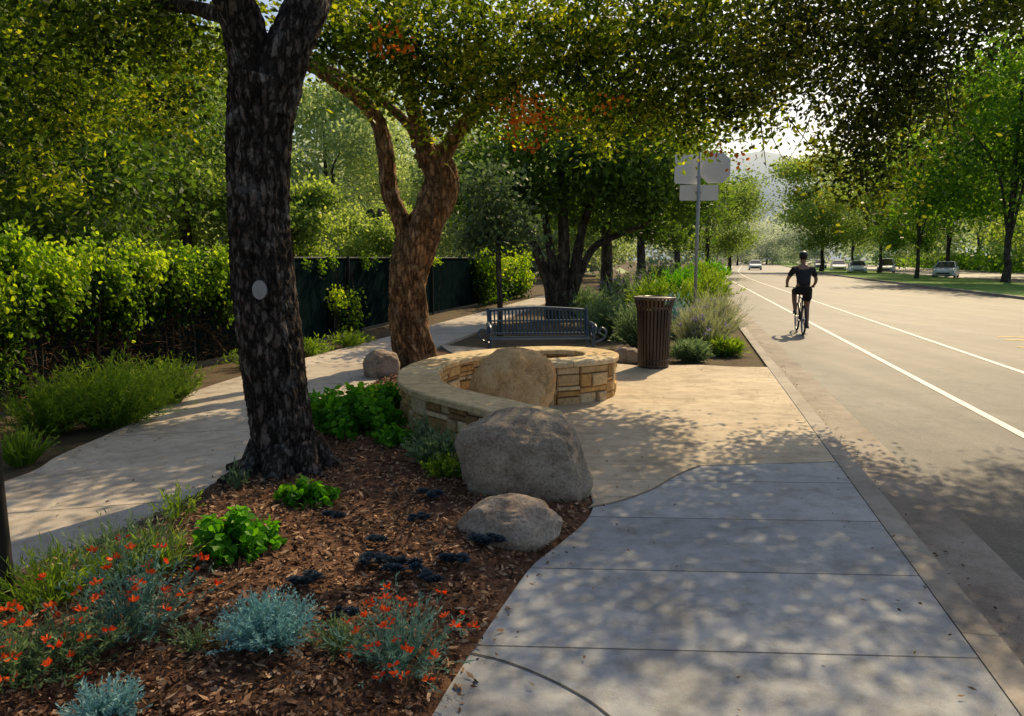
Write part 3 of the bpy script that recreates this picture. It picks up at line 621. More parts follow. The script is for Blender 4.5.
blobs = [B(50,30,6.6,125,55,1.0,125), B(15,115,7.2,65,60,.8,74,-.12), B(150,10,6.2,110,40,.9,100), B(95,105,7.2,65,35,.7,46,.1), B(35,180,7.4,40,26,.5,20,.15), B(185,65,7.0,40,40,.6,36,.05), B(165,125,7.4,26,18,.4,10,.25),
         B(300,-40,6.6,140,40,1.2,80), B(460,-45,7.5,120,35,1.3,70)]
ps, ts = cloud(blobs, 30, .15, .8, .26); n = len(ps); a, b = hang(n)
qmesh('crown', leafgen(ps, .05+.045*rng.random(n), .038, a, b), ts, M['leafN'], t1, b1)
blobs = [B(850,30,8.6,105,60,1.1,165), B(795,0,8.2,120,45,1.2,115), B(905,80,8.8,50,55,.8,84), B(862,120,8.8,55,42,.7,80), B(866,168,8.8,30,32,.4,32,.05), B(945,15,8.4,75,40,1,90), B(785,70,8.6,40,32,.6,34,.12), B(938,110,9,20,28,.4,15,.1), B(830,160,8.9,14,22,.3,8,.15), B(890,185,8.9,14,16,.3,6,.15), B(1010,0,8.8,40,22,.6,40,.1),
         ((3.8,8.3,5.2), (1.7,1.6,.4), 90, 0), ((2.4,7.4,5.2), (1.3,1.2,.4), 40, 0), ((5.0,8.8,5.2), (1.2,1.2,.4), 90, 0), ((6.3,9.6,5.2), (1.2,1.1,.4), 240, 0), ((7.6,10.2,5.4), (1.4,1.5,.5), 220, 0), ((6.5,8.9,5.3), (1.3,1.2,.3), 130, 0), ((1.0,7.0,5.0), (1.2,1.4,.4), 28, 0)]  # clumps above the frame, added to cast dappled shade on walk and road
ps, ts = cloud(blobs, 28, .16, 1.2, .25); n = len(ps); a, b = hang(n)
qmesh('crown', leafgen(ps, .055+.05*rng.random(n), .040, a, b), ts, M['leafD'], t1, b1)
for _ in range(60):
    c = At(random.uniform(760,950), random.uniform(-10,120), 8.4+random.uniform(-.5,.7)); d = Vector((random.uniform(-.3,.3), random.uniform(-.2,.2), -random.uniform(.2,.6)))
    mb = MB(); mb.tube([c, c+d*.5+Vector((random.uniform(-.08,.08),0,0)), c+d], [.008,.006,.003], 4); mb.build('twig', M['barkA'], t1, off=b1)
# tree 2
Y2 = 11.2; s2 = Y2/F; b2 = Vector((At(414,366,Y2).x, Y2, 0)); t2 = root('leaning_tree', 'reddish brown twisted trunk tree forking low beside the left end of the seat wall', 'tree', b2)
mb = MB(); L2 = [(418,380,26), (417,366,22), (414,340,18.5), (408,305,16.5), (409,270,16.5), (420,235,17.5), (435,205,16.5), (440,178,15), (428,150,14)]
barktube(mb, [At(x, y, Y2) for x, y, r in L2], [r*s2 for x, y, r in L2], 170, 72, .036, 3.0, 1.4, .30, 1.6); mb.build('trunk', M['barkB'], t2, True, off=b2)
limb(t2, b2, [At(411,258,Y2), At(402,222,Y2), At(390,192,Y2), At(386,155,Y2), At(376,118,Y2), At(350,92,Y2-.2), At(312,68,Y2-.5), At(262,44,Y2-.8)], [.15,.13,.12,.11,.10,.08,.06,.03], M['barkB'], 80, 28, .026)
limb(t2, b2, [At(430,165,Y2), At(422,135,Y2), At(412,100,Y2-.2), At(400,40,Y2-.4), At(380,-40,Y2-.6)], [.16,.13,.11,.09,.05], M['barkB'])
limb(t2, b2, [At(435,185,Y2), At(447,150,Y2+.1), At(470,118,Y2+.1), At(510,85,Y2+.1), At(575,58,Y2), At(660,38,Y2-.3), At(740,30,Y2-.5)], [.16,.125,.105,.09,.07,.05,.02], M['barkB'], 60)
limb(t2, b2, [At(418,146,Y2+.05), At(408,124,Y2+.05), At(360,84,Y2+.3), At(300,55,Y2+.6)], [.09,.07,.05,.03], M['barkB'])
blobs = [B(400,20,10.2,100,45,1.2,135,.08), B(430,72,10.2,48,30,.5,54,.1), B(475,85,10.6,50,34,.7,58,.18), B(530,45,10.6,90,55,1.2,135,.12), B(610,40,10.3,95,55,1.2,155,.08), B(690,20,10.2,85,60,1.2,120,.02), B(700,85,10.4,60,32,.8,64,.08), B(545,115,11,42,20,.5,28,.25),
         B(640,105,10.6,60,30,.7,58,.12), B(345,42,10.0,45,36,.7,48,.08), B(760,55,10,50,55,.8,56,.0), B(440,118,10.6,24,14,.4,12,.15), B(745,115,10.4,34,24,.4,24,.1), B(600,135,11,24,16,.3,10,.25), B(690,130,10.8,34,18,.4,16,.12), B(375,88,10.3,20,14,.3,8,.15)]
ps, ts = cloud(blobs, 34, .20, .8, .26); n = len(ps); a, b = hang(n)
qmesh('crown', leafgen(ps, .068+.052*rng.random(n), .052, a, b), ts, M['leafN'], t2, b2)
ps, ts = cloud([B(522,128,9.2,26,18,.3,7), B(392,48,9.0,16,14,.3,4), B(545,112,9.2,20,12,.3,3), B(600,95,9.2,40,20,.3,2), B(735,150,9.4,20,15,.3,2), B(505,105,9.2,20,20,.3,2)], 16, .10); n = len(ps)
qmesh('orange_foliage', leafgen(ps, .07, .05), ts, M['leafO'], t2, b2)
def tree(name, label, loc, Hh, blobs, trunks, mat, bmat, L, k=30, cr=.4, cat='tree', group=None, n_=14):
    loc = Vector(loc); t = root(name, label, cat, loc, 0, group)
    for i, (pts, rad) in enumerate(trunks):
        mb = MB(); barktube(mb, pts, rad, 26, n_, rad[0]*.08, 3, 1.5); mb.build('trunk' if i == 0 else 'limb', bmat, t, True, off=loc)
    ps, ts = cloud(blobs, k, cr); n = len(ps)
    qmesh('crown', leafgen(ps, L*(.7+.6*rng.random(n)), L*.65), ts, mat, t, loc); return t
Y3 = 20.0; g = lambda x, y, d=0: At(x, y, Y3+d)
tree('multi_stem_tree', 'dark green tree with several grey stems rising behind the bench', (g(560,308).x, Y3, 0), 0,
 [B(495,170,20,50,36,2,62,0), B(555,155,20,70,50,2.5,105,.0), B(625,165,20,65,50,2.5,110,.05), B(675,195,20,45,35,2,60,.08), B(600,115,20,60,35,2,70,.12), B(478,205,19.6,25,24,1,22,0.05), B(650,140,20.5,60,40,2,70,.12), B(590,200,20.5,60,16,1.5,20,-.05), B(530,195,19.5,40,20,1,22,.1)],
 [([g(560,325), g(561,290), g(564,250), g(562,200), g(560,160)], [.32,.20,.14,.12,.08]), ([g(555,318), g(549,285), g(535,248), g(518,215), g(500,190)], [.22,.14,.11,.09,.05]), ([g(568,318), g(574,280), g(580,240), g(590,205), g(605,180)], [.22,.15,.11,.09,.05]),
  ([g(551,318), g(553,270), g(546,225), g(540,190)], [.18,.12,.09,.06]), ([g(575,290), g(592,250), g(620,234), g(648,222), g(655,200)], [.10,.09,.07,.06,.04])], M['leafG'], M['barkC'], .16, 40, .36, n_=20)
Yo = 15.5; g = lambda x, y: At(x, y, Yo)
tree('young_tree', 'slim young grey green tree with thin trunk left of the bench', (g(499,332).x, Yo, 0), 0, [B(496,215,Yo,34,28,.8,45,.0), B(478,238,Yo,22,16,.5,18,.05), B(515,232,Yo,20,16,.5,16,0), B(495,180,Yo,26,22,.6,24,.05)],
 [([g(500,338), g(500,300), g(498,250), g(497,190)], [.07,.055,.05,.02])], M['leafS'], M['barkC'], .12, 26, .2)
def strow(px, Y, top, rpx, label, mat='leafG', base=None, tb=0, w=.22, lf=None, low=2.2, dens=1.0):
    s = Y/F; b = At(px, 300, Y); zt = At(px, top, Y).z
    hh_ = (zt-low)/2; c = Vector((b.x, Y, low+hh_)); R = rpx*s
    bl = [((c.x, c.y, c.z), (R*.75, R*.75, hh_*.8), 90*dens, tb)]
    for i in range(13):
        a = random.uniform(0, 6.28); q = random.uniform(.35, .95); z = random.uniform(-.85, .8)
        bl.append(((c.x+math.cos(a)*R*q, c.y+math.sin(a)*R*q, c.z+hh_*z), (R*random.uniform(.25,.45), R*.4, hh_*random.uniform(.15,.3)), 24*dens, tb+random.uniform(-.15,.22)))
    g0 = Vector((b.x, Y, 0)); trs = [([g0-Vector((0,0,.2)), g0+Vector((.01*R,0,1.2)), g0+Vector((-.01*R,0,2.6)), c+Vector((0,0,hh_*.4))], [w*1.3, w*.9, w*.75, w*.3])]
    for i in range(3):
        a = i*2.1+px; trs.append(([g0+Vector((0,0,2.4)), g0+Vector((math.cos(a)*R*.15, math.sin(a)*R*.15, 2.6+hh_*.6)), c+Vector((math.cos(a)*R*.5, math.sin(a)*R*.5, hh_*.1))], [w*.4, w*.3, w*.1]))
    return tree('broadleaf_tree', label, g0, 0, bl, trs, M[mat], M['barkC'], lf or max(.15, R*.048), 42, R*.12)
strow(606, 27, 150, 60, 'dark trunked tree first behind the multi stem tree', tb=.05)
strow(640, 36, 155, 58, 'dense green tree second behind the multi stem tree', tb=.1)
strow(676, 48, 150, 52, 'green tree just left of the grey sign post', 'leafM', tb=-.2)
strow(706, 66, 155, 48, 'small far green tree right of the sign post near the road', 'leafM', tb=-.15)
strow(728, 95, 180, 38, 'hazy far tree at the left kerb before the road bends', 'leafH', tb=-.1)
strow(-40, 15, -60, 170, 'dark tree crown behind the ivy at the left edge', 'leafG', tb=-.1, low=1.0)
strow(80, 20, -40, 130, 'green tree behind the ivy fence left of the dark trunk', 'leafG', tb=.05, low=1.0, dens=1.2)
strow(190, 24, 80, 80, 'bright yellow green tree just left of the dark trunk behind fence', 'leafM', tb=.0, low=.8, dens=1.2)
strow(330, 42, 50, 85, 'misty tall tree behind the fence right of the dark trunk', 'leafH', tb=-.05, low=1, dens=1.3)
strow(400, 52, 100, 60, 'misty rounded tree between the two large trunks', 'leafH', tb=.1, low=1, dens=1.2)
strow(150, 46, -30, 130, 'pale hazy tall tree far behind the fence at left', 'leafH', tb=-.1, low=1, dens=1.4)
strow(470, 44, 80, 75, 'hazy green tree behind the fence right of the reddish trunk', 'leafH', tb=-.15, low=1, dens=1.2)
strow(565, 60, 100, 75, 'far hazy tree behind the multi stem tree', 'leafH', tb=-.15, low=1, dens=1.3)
strow(290, 26, 175, 50, 'low bushy green tree directly behind the dark furrowed trunk', 'leafM', tb=.0, low=.5, dens=1.1)
strow(380, 32, 205, 50, 'low rounded yellow green tree above the black screen', 'leafM', tb=.1, low=.5)
strow(1004, 50, 0, 104, 'large bright green street tree nearest at the right edge', 'leafR', w=.24, dens=1.5, tb=-.05)
strow(945, 72, 75, 62, 'green street tree left of the nearest right hand one', 'leafM', w=.22, dens=1.4)
strow(915, 60, 150, 40, 'small round street tree on the lawn strip behind the silver car', 'leafR', w=.15, tb=-.1)
strow(878, 84, 135, 48, 'slim street tree on the lawn strip above the parked cars', 'leafM', w=.2, dens=1.3)
strow(820, 92, 155, 52, 'street tree nearest to the bend on the right side', 'leafM', w=.24, tb=-.05, dens=1.3)
strow(850, 120, 160, 42, 'hazy street tree behind the parked cars on the right', 'leafH', dens=1.2)
strow(975, 110, 50, 80, 'tall pale green tree far behind the right street trees', 'leafH', dens=1.3, tb=-.05)
strow(1070, 66, 40, 95, 'street tree cut off by the right edge', 'leafM', dens=1.3)
strow(1030, 130, 80, 80, 'hazy background tree behind the right edge', 'leafH', dens=1.2)
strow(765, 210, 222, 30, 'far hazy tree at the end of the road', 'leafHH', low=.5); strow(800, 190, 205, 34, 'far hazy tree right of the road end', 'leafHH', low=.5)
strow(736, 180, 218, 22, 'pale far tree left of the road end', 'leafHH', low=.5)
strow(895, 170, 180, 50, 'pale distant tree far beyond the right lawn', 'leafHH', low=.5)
hp = [Wd(s, 37, 0) for s in range(20, 190, 10)]
hb = [((p.x, p.y, 1.0), (5.5, 5.5, 1.5), 34, random.uniform(-.1,.2)) for p in hp]
ps, ts = cloud(hb, 30, .6); n = len(ps); r_ = root('hedge', 'long clipped green hedge beyond the parked cars', 'hedge', hp[0]); qmesh('foliage', leafgen(ps, .5, .35), ts, M['leafR'], r_, hp[0])
fw = []
for i in range(70):
    x = -300+i*11; y = 230+random.uniform(-20,20)+abs(x)*.1; fw.append(((x, y, 5+random.uniform(0,4)), (10, 8, 8+random.uniform(0,7)), 44, random.uniform(-.15,.15)))
for i in range(26):
    x = -95+i*4; y = 75+random.uniform(-4,4); fw.append(((x, y, 3+random.uniform(0,4)), (4, 4, 5+random.uniform(0,3)), 60, random.uniform(-.2,.1)))
ps, ts = cloud(fw, 26, 1.5); n = len(ps); o = qmesh('distant_woodland', leafgen(ps, 1.3, 1.0), ts, M['leafHH']); o['kind'] = 'stuff'; tag(o, 'pale hazy mass of distant trees along the horizon', 'woodland')
mb = MB(); vs = []; NX = 80
for i in range(NX+1):
    px = -300+i*(1700/NX); top = 232-55*math.exp(-((px-762)/100)**2)-40*math.exp(-((px-560)/260)**2)-25*math.exp(-((px-1000)/160)**2)+5*noise.noise(Vector((px*.02,0,0)))
    p = At(px, top, 900); vs += [(p.x*.75, 700, -.5), (p.x*.9, 800, p.z*.55), (p.x, 900, p.z), (p.x*1.2, 1100, p.z*.8)]
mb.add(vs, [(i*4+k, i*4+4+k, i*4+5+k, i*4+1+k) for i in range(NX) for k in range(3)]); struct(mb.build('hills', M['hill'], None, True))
# ------------------------------------------------------------------ plants
def stems(base, n, h, spread, leafL, leafW, k, sway=.3, stemw=.004, leafang=1.0, up=1.0):
    a = rng.random(n)*2*math.pi; r = spread*rng.random(n)**.6; hh_ = h*(.6+.5*rng.random(n))*(1-.35*(r/spread)**2)
    b0 = np.column_stack([np.cos(a)*r*.3, np.sin(a)*r*.3, np.zeros(n)])+np.array(base); tipv = np.column_stack([np.cos(a)*r*.7, np.sin(a)*r*.7, hh_])+rng.normal(size=(n,3))*sway*h*.15
    mid = b0+tipv*.5+np.column_stack([np.zeros(n), np.zeros(n), hh_*.1]); tip = b0+tipv
    side = np.column_stack([-np.sin(a+rng.normal(size=n)), np.cos(a+rng.normal(size=n)), np.zeros(n)])*stemw
    Q = [np.stack([b0-side, b0+side, mid+side*.8, mid-side*.8], 1), np.stack([mid-side*.8, mid+side*.8, tip+side*.2, tip-side*.2], 1)]; T = [.35+.1*rng.normal(size=n), .6+.15*rng.normal(size=n)]
    if k:
        tt = .2+.8*rng.random((n,k,1)); c0 = b0[:,None,:]*(1-tt)**2+2*mid[:,None,:]*tt*(1-tt)+tip[:,None,:]*tt**2
        c0 = c0.reshape(-1,3); m = len(c0); ax = np.repeat(tipv/np.linalg.norm(tipv, axis=1, keepdims=True), k, 0)*up+rng.normal(size=(m,3))*.6*leafang
        q = leafgen(c0, leafL*(.6+.7*rng.random(m)), leafW, ax); Q.append(q); T.append(.25+.5*tt.reshape(-1)+.15*rng.normal(size=m))
    return np.concatenate(Q), np.concatenate(T), tip
def plant(name, label, cat, base, mat, args, flowers=None, group=None, elong=None):
    base = Vector(base); t = root(name, label, cat, base, 0, group)
    Q, T, tip = stems((0,0,0), *args[0], **args[1])
    if elong: Q = Q*np.array(elong); tip = tip*np.array(elong)
    qmesh('foliage', Q, T, mat, t)
    if flowers:
        fm, nf, L, kk = flowers; sel = tip[rng.permutation(len(tip))[:nf]]
        for c0 in sel:
            d = rng.normal(size=(kk,3)); d[:,2] = abs(d[:,2])*.8+.2
            qmesh('flower', leafgen(np.repeat(c0[None], kk, 0)+d*L*.15, L, L*.5, d, None, True), rng.random(kk), fm, t)
    return t
def G0(px, py): p = P(px, py); return (p.x, p.y, max(0, hz(p.x, p.y)) if inside(np.array([[p.x, p.y]]), bp)[0] else -.02)
plant('feathery_shrub', 'wide feathery bright green shrub at the foot of the ivy', 'shrub', G0(112,424), M['feather'], ((600,.62,.66,.06,.009,18), dict(stemw=.003, sway=.8)), elong=(1.15,.8,1))
plant('feathery_shrub', 'smaller feathery shrub joining the wide one on its right', 'shrub', G0(168,403), M['feather'], ((280,.50,.45,.06,.009,16), dict(stemw=.003, sway=.8)))
plant('feathery_shrub', 'feathery green clump at the left edge below the ivy', 'shrub', G0(48,432), M['feather'], ((280,.46,.42,.06,.009,16), dict(stemw=.003, sway=.8)))
plant('strappy_plant', 'small strappy green clump at the left border of the path', 'plant', G0(22,462), M['feather'], ((130,.30,.26,.05,.012,3), dict(stemw=.008)))
for (x, y, lab) in ((310,354,'low grassy tuft at the fence below the black screen'), (350,346,'grassy tuft at the fence left of the reddish trunk'), (255,366,'low green tuft behind the dark furrowed trunk')):
    plant('grass_clump', lab, 'plant', G0(x, y), M['feather'], ((120,.30,.45,.08,.02,6), dict(stemw=.006)))
def lushp(px, py, h, w, label, L=.06, n=150, mat='lush', el=(1,1,1)):
    base = Vector(G0(px, py)); t = root('leafy_plant', label, 'plant', base)
    d = rng.normal(size=(n*4,3)); d[:,2] = abs(d[:,2]); d /= np.linalg.norm(d, axis=1, keepdims=True); rr = (.55+.45*rng.random((n*4,1)))*(1+.3*np.sin(d[:,:1]*7+d[:,1:2]*5))
    p = d*rr*np.array([w/2, w/2, h])*np.array(el); p[:,2] = np.maximum(p[:,2], .01)
    a = rng.normal(size=(n*4,3))*.7+d*np.array([1,1,.1]); b = np.cross(a, d+rng.normal(size=(n*4,3))*.3)
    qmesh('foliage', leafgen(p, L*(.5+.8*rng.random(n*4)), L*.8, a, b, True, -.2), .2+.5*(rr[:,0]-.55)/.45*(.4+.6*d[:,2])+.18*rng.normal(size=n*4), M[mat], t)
    Q, T, _ = stems((0,0,0), 30, h*.7, w*.4, .02, .01, 0); qmesh('stems', Q, T, M['feather'], t)
lushp(236,566,.19,.36,'bright green rounded leafy plant in the mulch in front of the dark trunk', .055, 190)
lushp(306,512,.11,.34,'low spreading green plant at the right foot of the dark trunk', .05, 120, el=(1,.7,1))
lushp(352,438,.32,.72,'large mass of bright green leaves right of the dark trunk', .065, 400)
lushp(330,430,.26,.5,'green leafy clump behind the large green mass near the path', .065, 200)
lushp(386,410,.20,.5,'leafy green clump left of the seat wall corner', .06, 170)
lushp(392,452,.12,.3,'small dark leafy plant beside the stone wall', .05, 80)
plant('sage_plant', 'pale grey green plant in front of the stone wall by the big boulder', 'plant', G0(438,474), M['greygreen'], ((130,.22,.26,.05,.024,8), dict(stemw=.003)))
plant('sage_plant', 'sparse pale green sprigs left of the largest boulder', 'plant', G0(448,486), M['feather'], ((60,.16,.2,.045,.02,8), dict(stemw=.003)))
plant('sage_plant', 'upright pale sprigs beside the left face of the stone wall', 'plant', G0(425,458), M['greygreen'], ((40,.30,.16,.04,.018,9), dict(stemw=.003)))
plant('silver_shrub', 'compact silvery blue cushion shrub in the foreground mulch', 'shrub', G0(268,664), M['bluegrey'], ((420,.17,.20,.020,.006,18), dict(stemw=.002, up=.9, sway=1.0)))
plant('silver_shrub', 'silvery blue sprigs at the bottom left corner', 'shrub', G0(108,735), M['bluegrey'], ((150,.11,.14,.020,.006,14), dict(stemw=.002, up=.9, sway=1.0)))
plant('fuchsia_plant', 'blue green plant with many orange red flowers right of the silver shrub', 'flowering plant', G0(402,672), M['bluegreen'], ((130,.24,.27,.028,.006,18), dict(stemw=.002, sway=1.0)), (M['flower'], 34, .024, 6))
plant('fuchsia_plant', 'tall airy plant with orange red flowers left of the silver shrub', 'flowering plant', G0(138,650), M['bluegreen'], ((150,.31,.32,.028,.007,15), dict(stemw=.002, sway=1.2)), (M['flower'], 34, .026, 6))
plant('fuchsia_plant', 'orange flowered plant at the lower left corner of the bed', 'flowering plant', G0(8,705), M['greygreen'], ((110,.22,.27,.028,.008,15), dict(stemw=.002, sway=1.2)), (M['flower'], 28, .026, 6))
plant('fuchsia_plant', 'flowerless grey green sprawling plant between the two left flowering plants', 'plant', G0(75,680), M['greygreen'], ((90,.20,.28,.028,.008,14), dict(stemw=.002, sway=1.4)))
plant('grassy_plant', 'green feathery clump behind the tall orange flowers at the path edge', 'plant', G0(125,590), M['greygreen'], ((200,.26,.34,.05,.006,11), dict(stemw=.002, up=1.6, sway=1.0)))
plant('grassy_plant', 'airy green clump at the left border of the bed', 'plant', G0(52,618), M['feather'], ((150,.22,.30,.05,.006,11), dict(stemw=.002, up=1.6, sway=1.0)))
plant('grassy_plant', 'grey green wispy clump left of the round leafy plant', 'plant', G0(165,585), M['feather'], ((80,.20,.22,.05,.006,9), dict(stemw=.002, up=1.5, sway=1.0)))
plant('grassy_plant', 'thin green sprigs by the path left of the dark trunk', 'plant', G0(178,528), M['feather'], ((36,.22,.16,.04,.010,6), dict(stemw=.003)))
plant('grassy_plant', 'small sprig at the path edge beside the trunk base', 'plant', G0(240,498), M['greygreen'], ((24,.18,.12,.04,.010,5), dict(stemw=.003)))
plant('grassy_plant', 'grey green low clump at the bottom edge between the flowering plants', 'plant', G0(200,664), M['greygreen'], ((50,.08,.14,.025,.007,8), dict(stemw=.0025)))
plant('grassy_plant', 'low grey green sprigs between the silver cushion and the flowering plant', 'plant', G0(340,668), M['greygreen'], ((60,.13,.16,.028,.007,9), dict(stemw=.0025)))
def rosette(px, py, w, label, heads=5):
    base = Vector(G0(px, py)); Q = []; T = []
    for hN in range(heads):
        c = np.array([random.uniform(-1,1)*w*.40, random.uniform(-1,1)*w*.36, .008+random.uniform(.0,.008)]); m = 34; i = np.arange(m); a = i*2.4; el = .30+1.1*i/m+rng.normal(size=m)*.1; R = w*.30*(1-.3*i/m)
        d = np.column_stack([np.cos(a)*np.cos(el), np.sin(a)*np.cos(el), np.sin(el)]); b = np.column_stack([-np.sin(a), np.cos(a), 0*a])
        Q.append(leafgen(np.repeat(c[None], m, 0)+d*R[:,None]*.12, R, R*.36, d, b, True, .4)); T.append(.05+.95*rng.random(m)**1.3)
    t = qmesh('succulent', np.concatenate(Q), np.concatenate(T), M['darkrose']); t.location = base+Vector((0,0,.012)); return tag(t, label, 'succulent')
for (x, y, w, lab) in ((430,512,.17,'dark succulent farthest back in the mulch near the boulders'), (420,536,.12,'tiny dark succulent just below the farthest back one'), (335,532,.15,'dark low succulent in front of the trunk base'), (378,555,.13,'dark succulent in the middle of the mulch bed'), (372,579,.17,'broad dark succulent left of the group in mid bed'),
    (404,586,.18,'dark succulent behind the orange flowered plant'), (453,577,.17,'dark succulent nearest the curved sidewalk edge'), (310,600,.16,'dark succulent behind the silvery cushion shrub'), (486,558,.18,'dark succulent touching the low pale boulder'), (432,597,.14,'dark succulent just above the orange flowers'), (345,637,.11,'small dark succulent between the silver and orange plants')):
    rosette(x, y, w, lab, 6)
farp = [(640,348,'greygreen',.75,.5,'grey green mound behind the trash can on its left',None), (610,338,'greygreen',.8,.7,'pale sage mound right of the bench',None), (668,335,'bluegrey',.7,.6,'bluish sage mound behind the trash can',('laven',50,.06,5)),
 (700,350,'dry',.74,.55,'pale ornamental grass clump right of the trash can',('laven',40,.06,5)), (715,338,'dry',.8,.55,'wispy pale grass by the kerb right of the can',('laven',40,.06,5)), (690,325,'feather',.9,.7,'green shrub at the foot of the sign post',None),
 (655,318,'feather',1.0,.9,'bright green shrub mass behind the sage mounds',None), (625,312,'greygreen',1.0,.9,'tall sage shrub under the multi stem tree',('laven',50,.08,5)), (600,330,'feather',.6,.6,'green clump at the right end of the bench',None),
 (706,308,'feather',1.0,.9,'green shrub on the kerb bed beyond the sign post',None), (680,303,'lush',1.1,1.1,'leafy shrub farther along the kerb bed',None), (700,296,'feather',1.2,1.2,'far green shrub in the kerb bed before the bend',None), (665,297,'greygreen',1.3,1.4,'far sage shrub in the kerb bed',None),
 (706,284,'lush',1.2,1.5,'farthest green shrub mass beside the left kerb',None), (585,318,'greygreen',.7,.8,'low sage clump below the multi stem tree',None), (726,354,'feather',.26,.32,'low green tuft at the corner of the paving by the kerb',None), (690,360,'greygreen',.3,.35,'low sage tuft just behind the paving edge',None)]
for (x, y, m, h, w, lab, fl) in farp:
    p = P(x, y); Lf = max(.05, .006*p.y); gr = m == 'dry'
    plant('ornamental_grass' if gr else 'shrub', lab, 'shrub', (p.x, p.y, -.03), M[m], ((int(420 if gr else 340), h, w*.9, Lf*(2.2 if gr else 1.3), Lf*(.12 if gr else .25), 10), dict(stemw=.004+.0003*p.y, sway=1.0, up=(2.2 if gr else 1.2))), (M[fl[0]], fl[1], fl[2], fl[3]) if fl else None)
# ------------------------------------------------------------------ cyclist
def skin(name, V, E, R, rootv, mat, parent, sub=2):
    me = bpy.data.meshes.new(name); me.from_pydata([tuple(v) for v in V], E, []); me.update(); o = link(bpy.data.objects.new(name, me), parent)
    sm = o.modifiers.new('skin', 'SKIN'); sm.use_smooth_shade = True
    sv = me.skin_vertices[0].data
    for i, r in enumerate(R): sv[i].radius = (r, r) if not isinstance(r, tuple) else r; sv[i].use_root = (i == rootv)
    ss = o.modifiers.new('sub', 'SUBSURF'); ss.levels = sub; ss.render_levels = sub; me.materials.append(mat); return o
p0 = P(800, 333, -.122); rzc = -A_
bk = root('bicycle', 'dark bicycle ridden along the bike lane away from the camera', 'bicycle', p0, rzc)
for y in (-.46, .58):
    mb = MB(); mb.ring((0,y,.34), .315, .022, 'x', 36, 8); w = mb.build('wheel', M['rubber'], bk, True)
    mb = MB(); mb.ring((0,y,.34), .292, .010, 'x', 36, 6); mb.build('rim', M['chrome'], w, True)
    mb = MB()
    for k in range(18): a = k*math.pi/9; mb.tube([(0,y,.34), (0, y+.29*math.cos(a), .34+.29*math.sin(a))], .0015, 4)
    mb.tube([(-.05,y,.34), (.05,y,.34)], .018, 8); mb.build('spokes', M['chrome'], w)
mb = MB()
for q in ([(0,-.02,.29), (0,-.17,.86)], [(0,-.02,.29), (0,.43,.70)], [(0,-.16,.80), (0,.40,.83)], [(0,.39,.90), (0,.45,.66)]): mb.tube(q, .018, 10)
for sx in (-1, 1): mb.tube([(sx*.05,-.46,.34), (sx*.04,-.02,.29)], .010, 8); mb.tube([(sx*.05,-.46,.34), (sx*.02,-.16,.80)], .009, 8); mb.tube([(sx*.04,.45,.68), (sx*.05,.58,.34)], .013, 8)
mb.build('frame', M['bike'], bk, True)
mb = MB(); mb.add([(-.07,-.34,.97), (.07,-.34,.97), (.075,-.26,.985), (-.075,-.26,.985), (.02,-.06,.975), (-.02,-.06,.975), (-.06,-.33,.93), (.06,-.33,.93), (.015,-.07,.95), (-.015,-.07,.95)], [(0,1,2,3), (3,2,4,5), (6,7,8,9), (0,1,7,6), (1,2,8,7), (2,4,8), (4,5,9,8), (5,3,9), (3,0,6,9)]); mb.tube([(0,-.17,.84), (0,-.19,.95)], .013, 8); mb.build('saddle', M['rubber'], bk, True, .008)
mb = MB(); mb.tube(catmull([(-.31,.36,1.05), (-.2,.42,1.05), (0,.44,1.03), (.2,.42,1.05), (.31,.36,1.05)], 16), .013, 8); mb.tube([(0,.39,.9), (0,.43,1.03)], .014, 8); mb.build('handlebar', M['bike'], bk, True)
mb = MB(); mb.tube([(.07,-.02,.29), (.09,-.02,.125)], .010, 6); mb.tube([(-.07,-.02,.29), (-.09,-.02,.455)], .010, 6); mb.ring((.06,-.02,.29), .09, .006, 'x', 24, 6); mb.tube([(-.08,-.02,.29), (.08,-.02,.29)], .02, 8); mb.build('crank', M['chrome'], bk)
for sx, z in ((1,.125), (-1,.455)): mb = MB(); mb.box((sx*.14,-.02,z), (.09,.09,.022)); mb.build('pedal', M['rubber'], bk, False, .004)
pr = root('person', 'cyclist in dark shirt and shorts riding away on the bicycle', 'person', p0, rzc)
V = [(0,-.19,1.06), (0,-.15,1.20), (0,-.08,1.36), (0,-.02,1.50), (0,.02,1.58), (0,.05,1.65), (0,.06,1.74), (0,.05,1.80)]; R = [(.15,.11), (.135,.10), (.16,.105), (.12,.085), (.052,.052), (.065,.075), (.078,.095), (.055,.07)]
E = [(i, i+1) for i in range(7)]
def ch(start, pts, rad):
    k = start
    for p, r in zip(pts, rad): V.append(p); R.append(r); E.append((k, len(V)-1)); k = len(V)-1
    return k
for sx in (-1, 1):
    h = ch(3, [(sx*.18,-.01,1.48), (sx*.25,.05,1.36), (sx*.31,.12,1.24), (sx*.31,.22,1.15), (sx*.29,.31,1.085), (sx*.285,.36,1.08)], [.062,.052,.042,.036,.026,.032])
    for f in range(4):
        x = sx*(.315-.020*f); ch(h, [(x,.385,1.083), (x,.392,1.060), (x,.375,1.036)], [.010,.009,.008])
    ch(h, [(sx*.262,.345,1.062), (sx*.262,.36,1.04)], [.010,.009])
ch(0, [(.10,-.17,1.0), (.13,.02,.82), (.135,.14,.63), (.135,.06,.42), (.135,-.05,.22), (.14,-.06,.15)], [.10,.085,.062,.055,.036,.036])
ch(0, [(-.10,-.17,1.0), (-.13,.03,.97), (-.14,.22,.93), (-.14,.13,.73), (-.14,.0,.56), (-.14,-.02,.50)], [.10,.088,.064,.056,.037,.037])
body = skin('body', V, E, R, 0, M['skin'], pr)
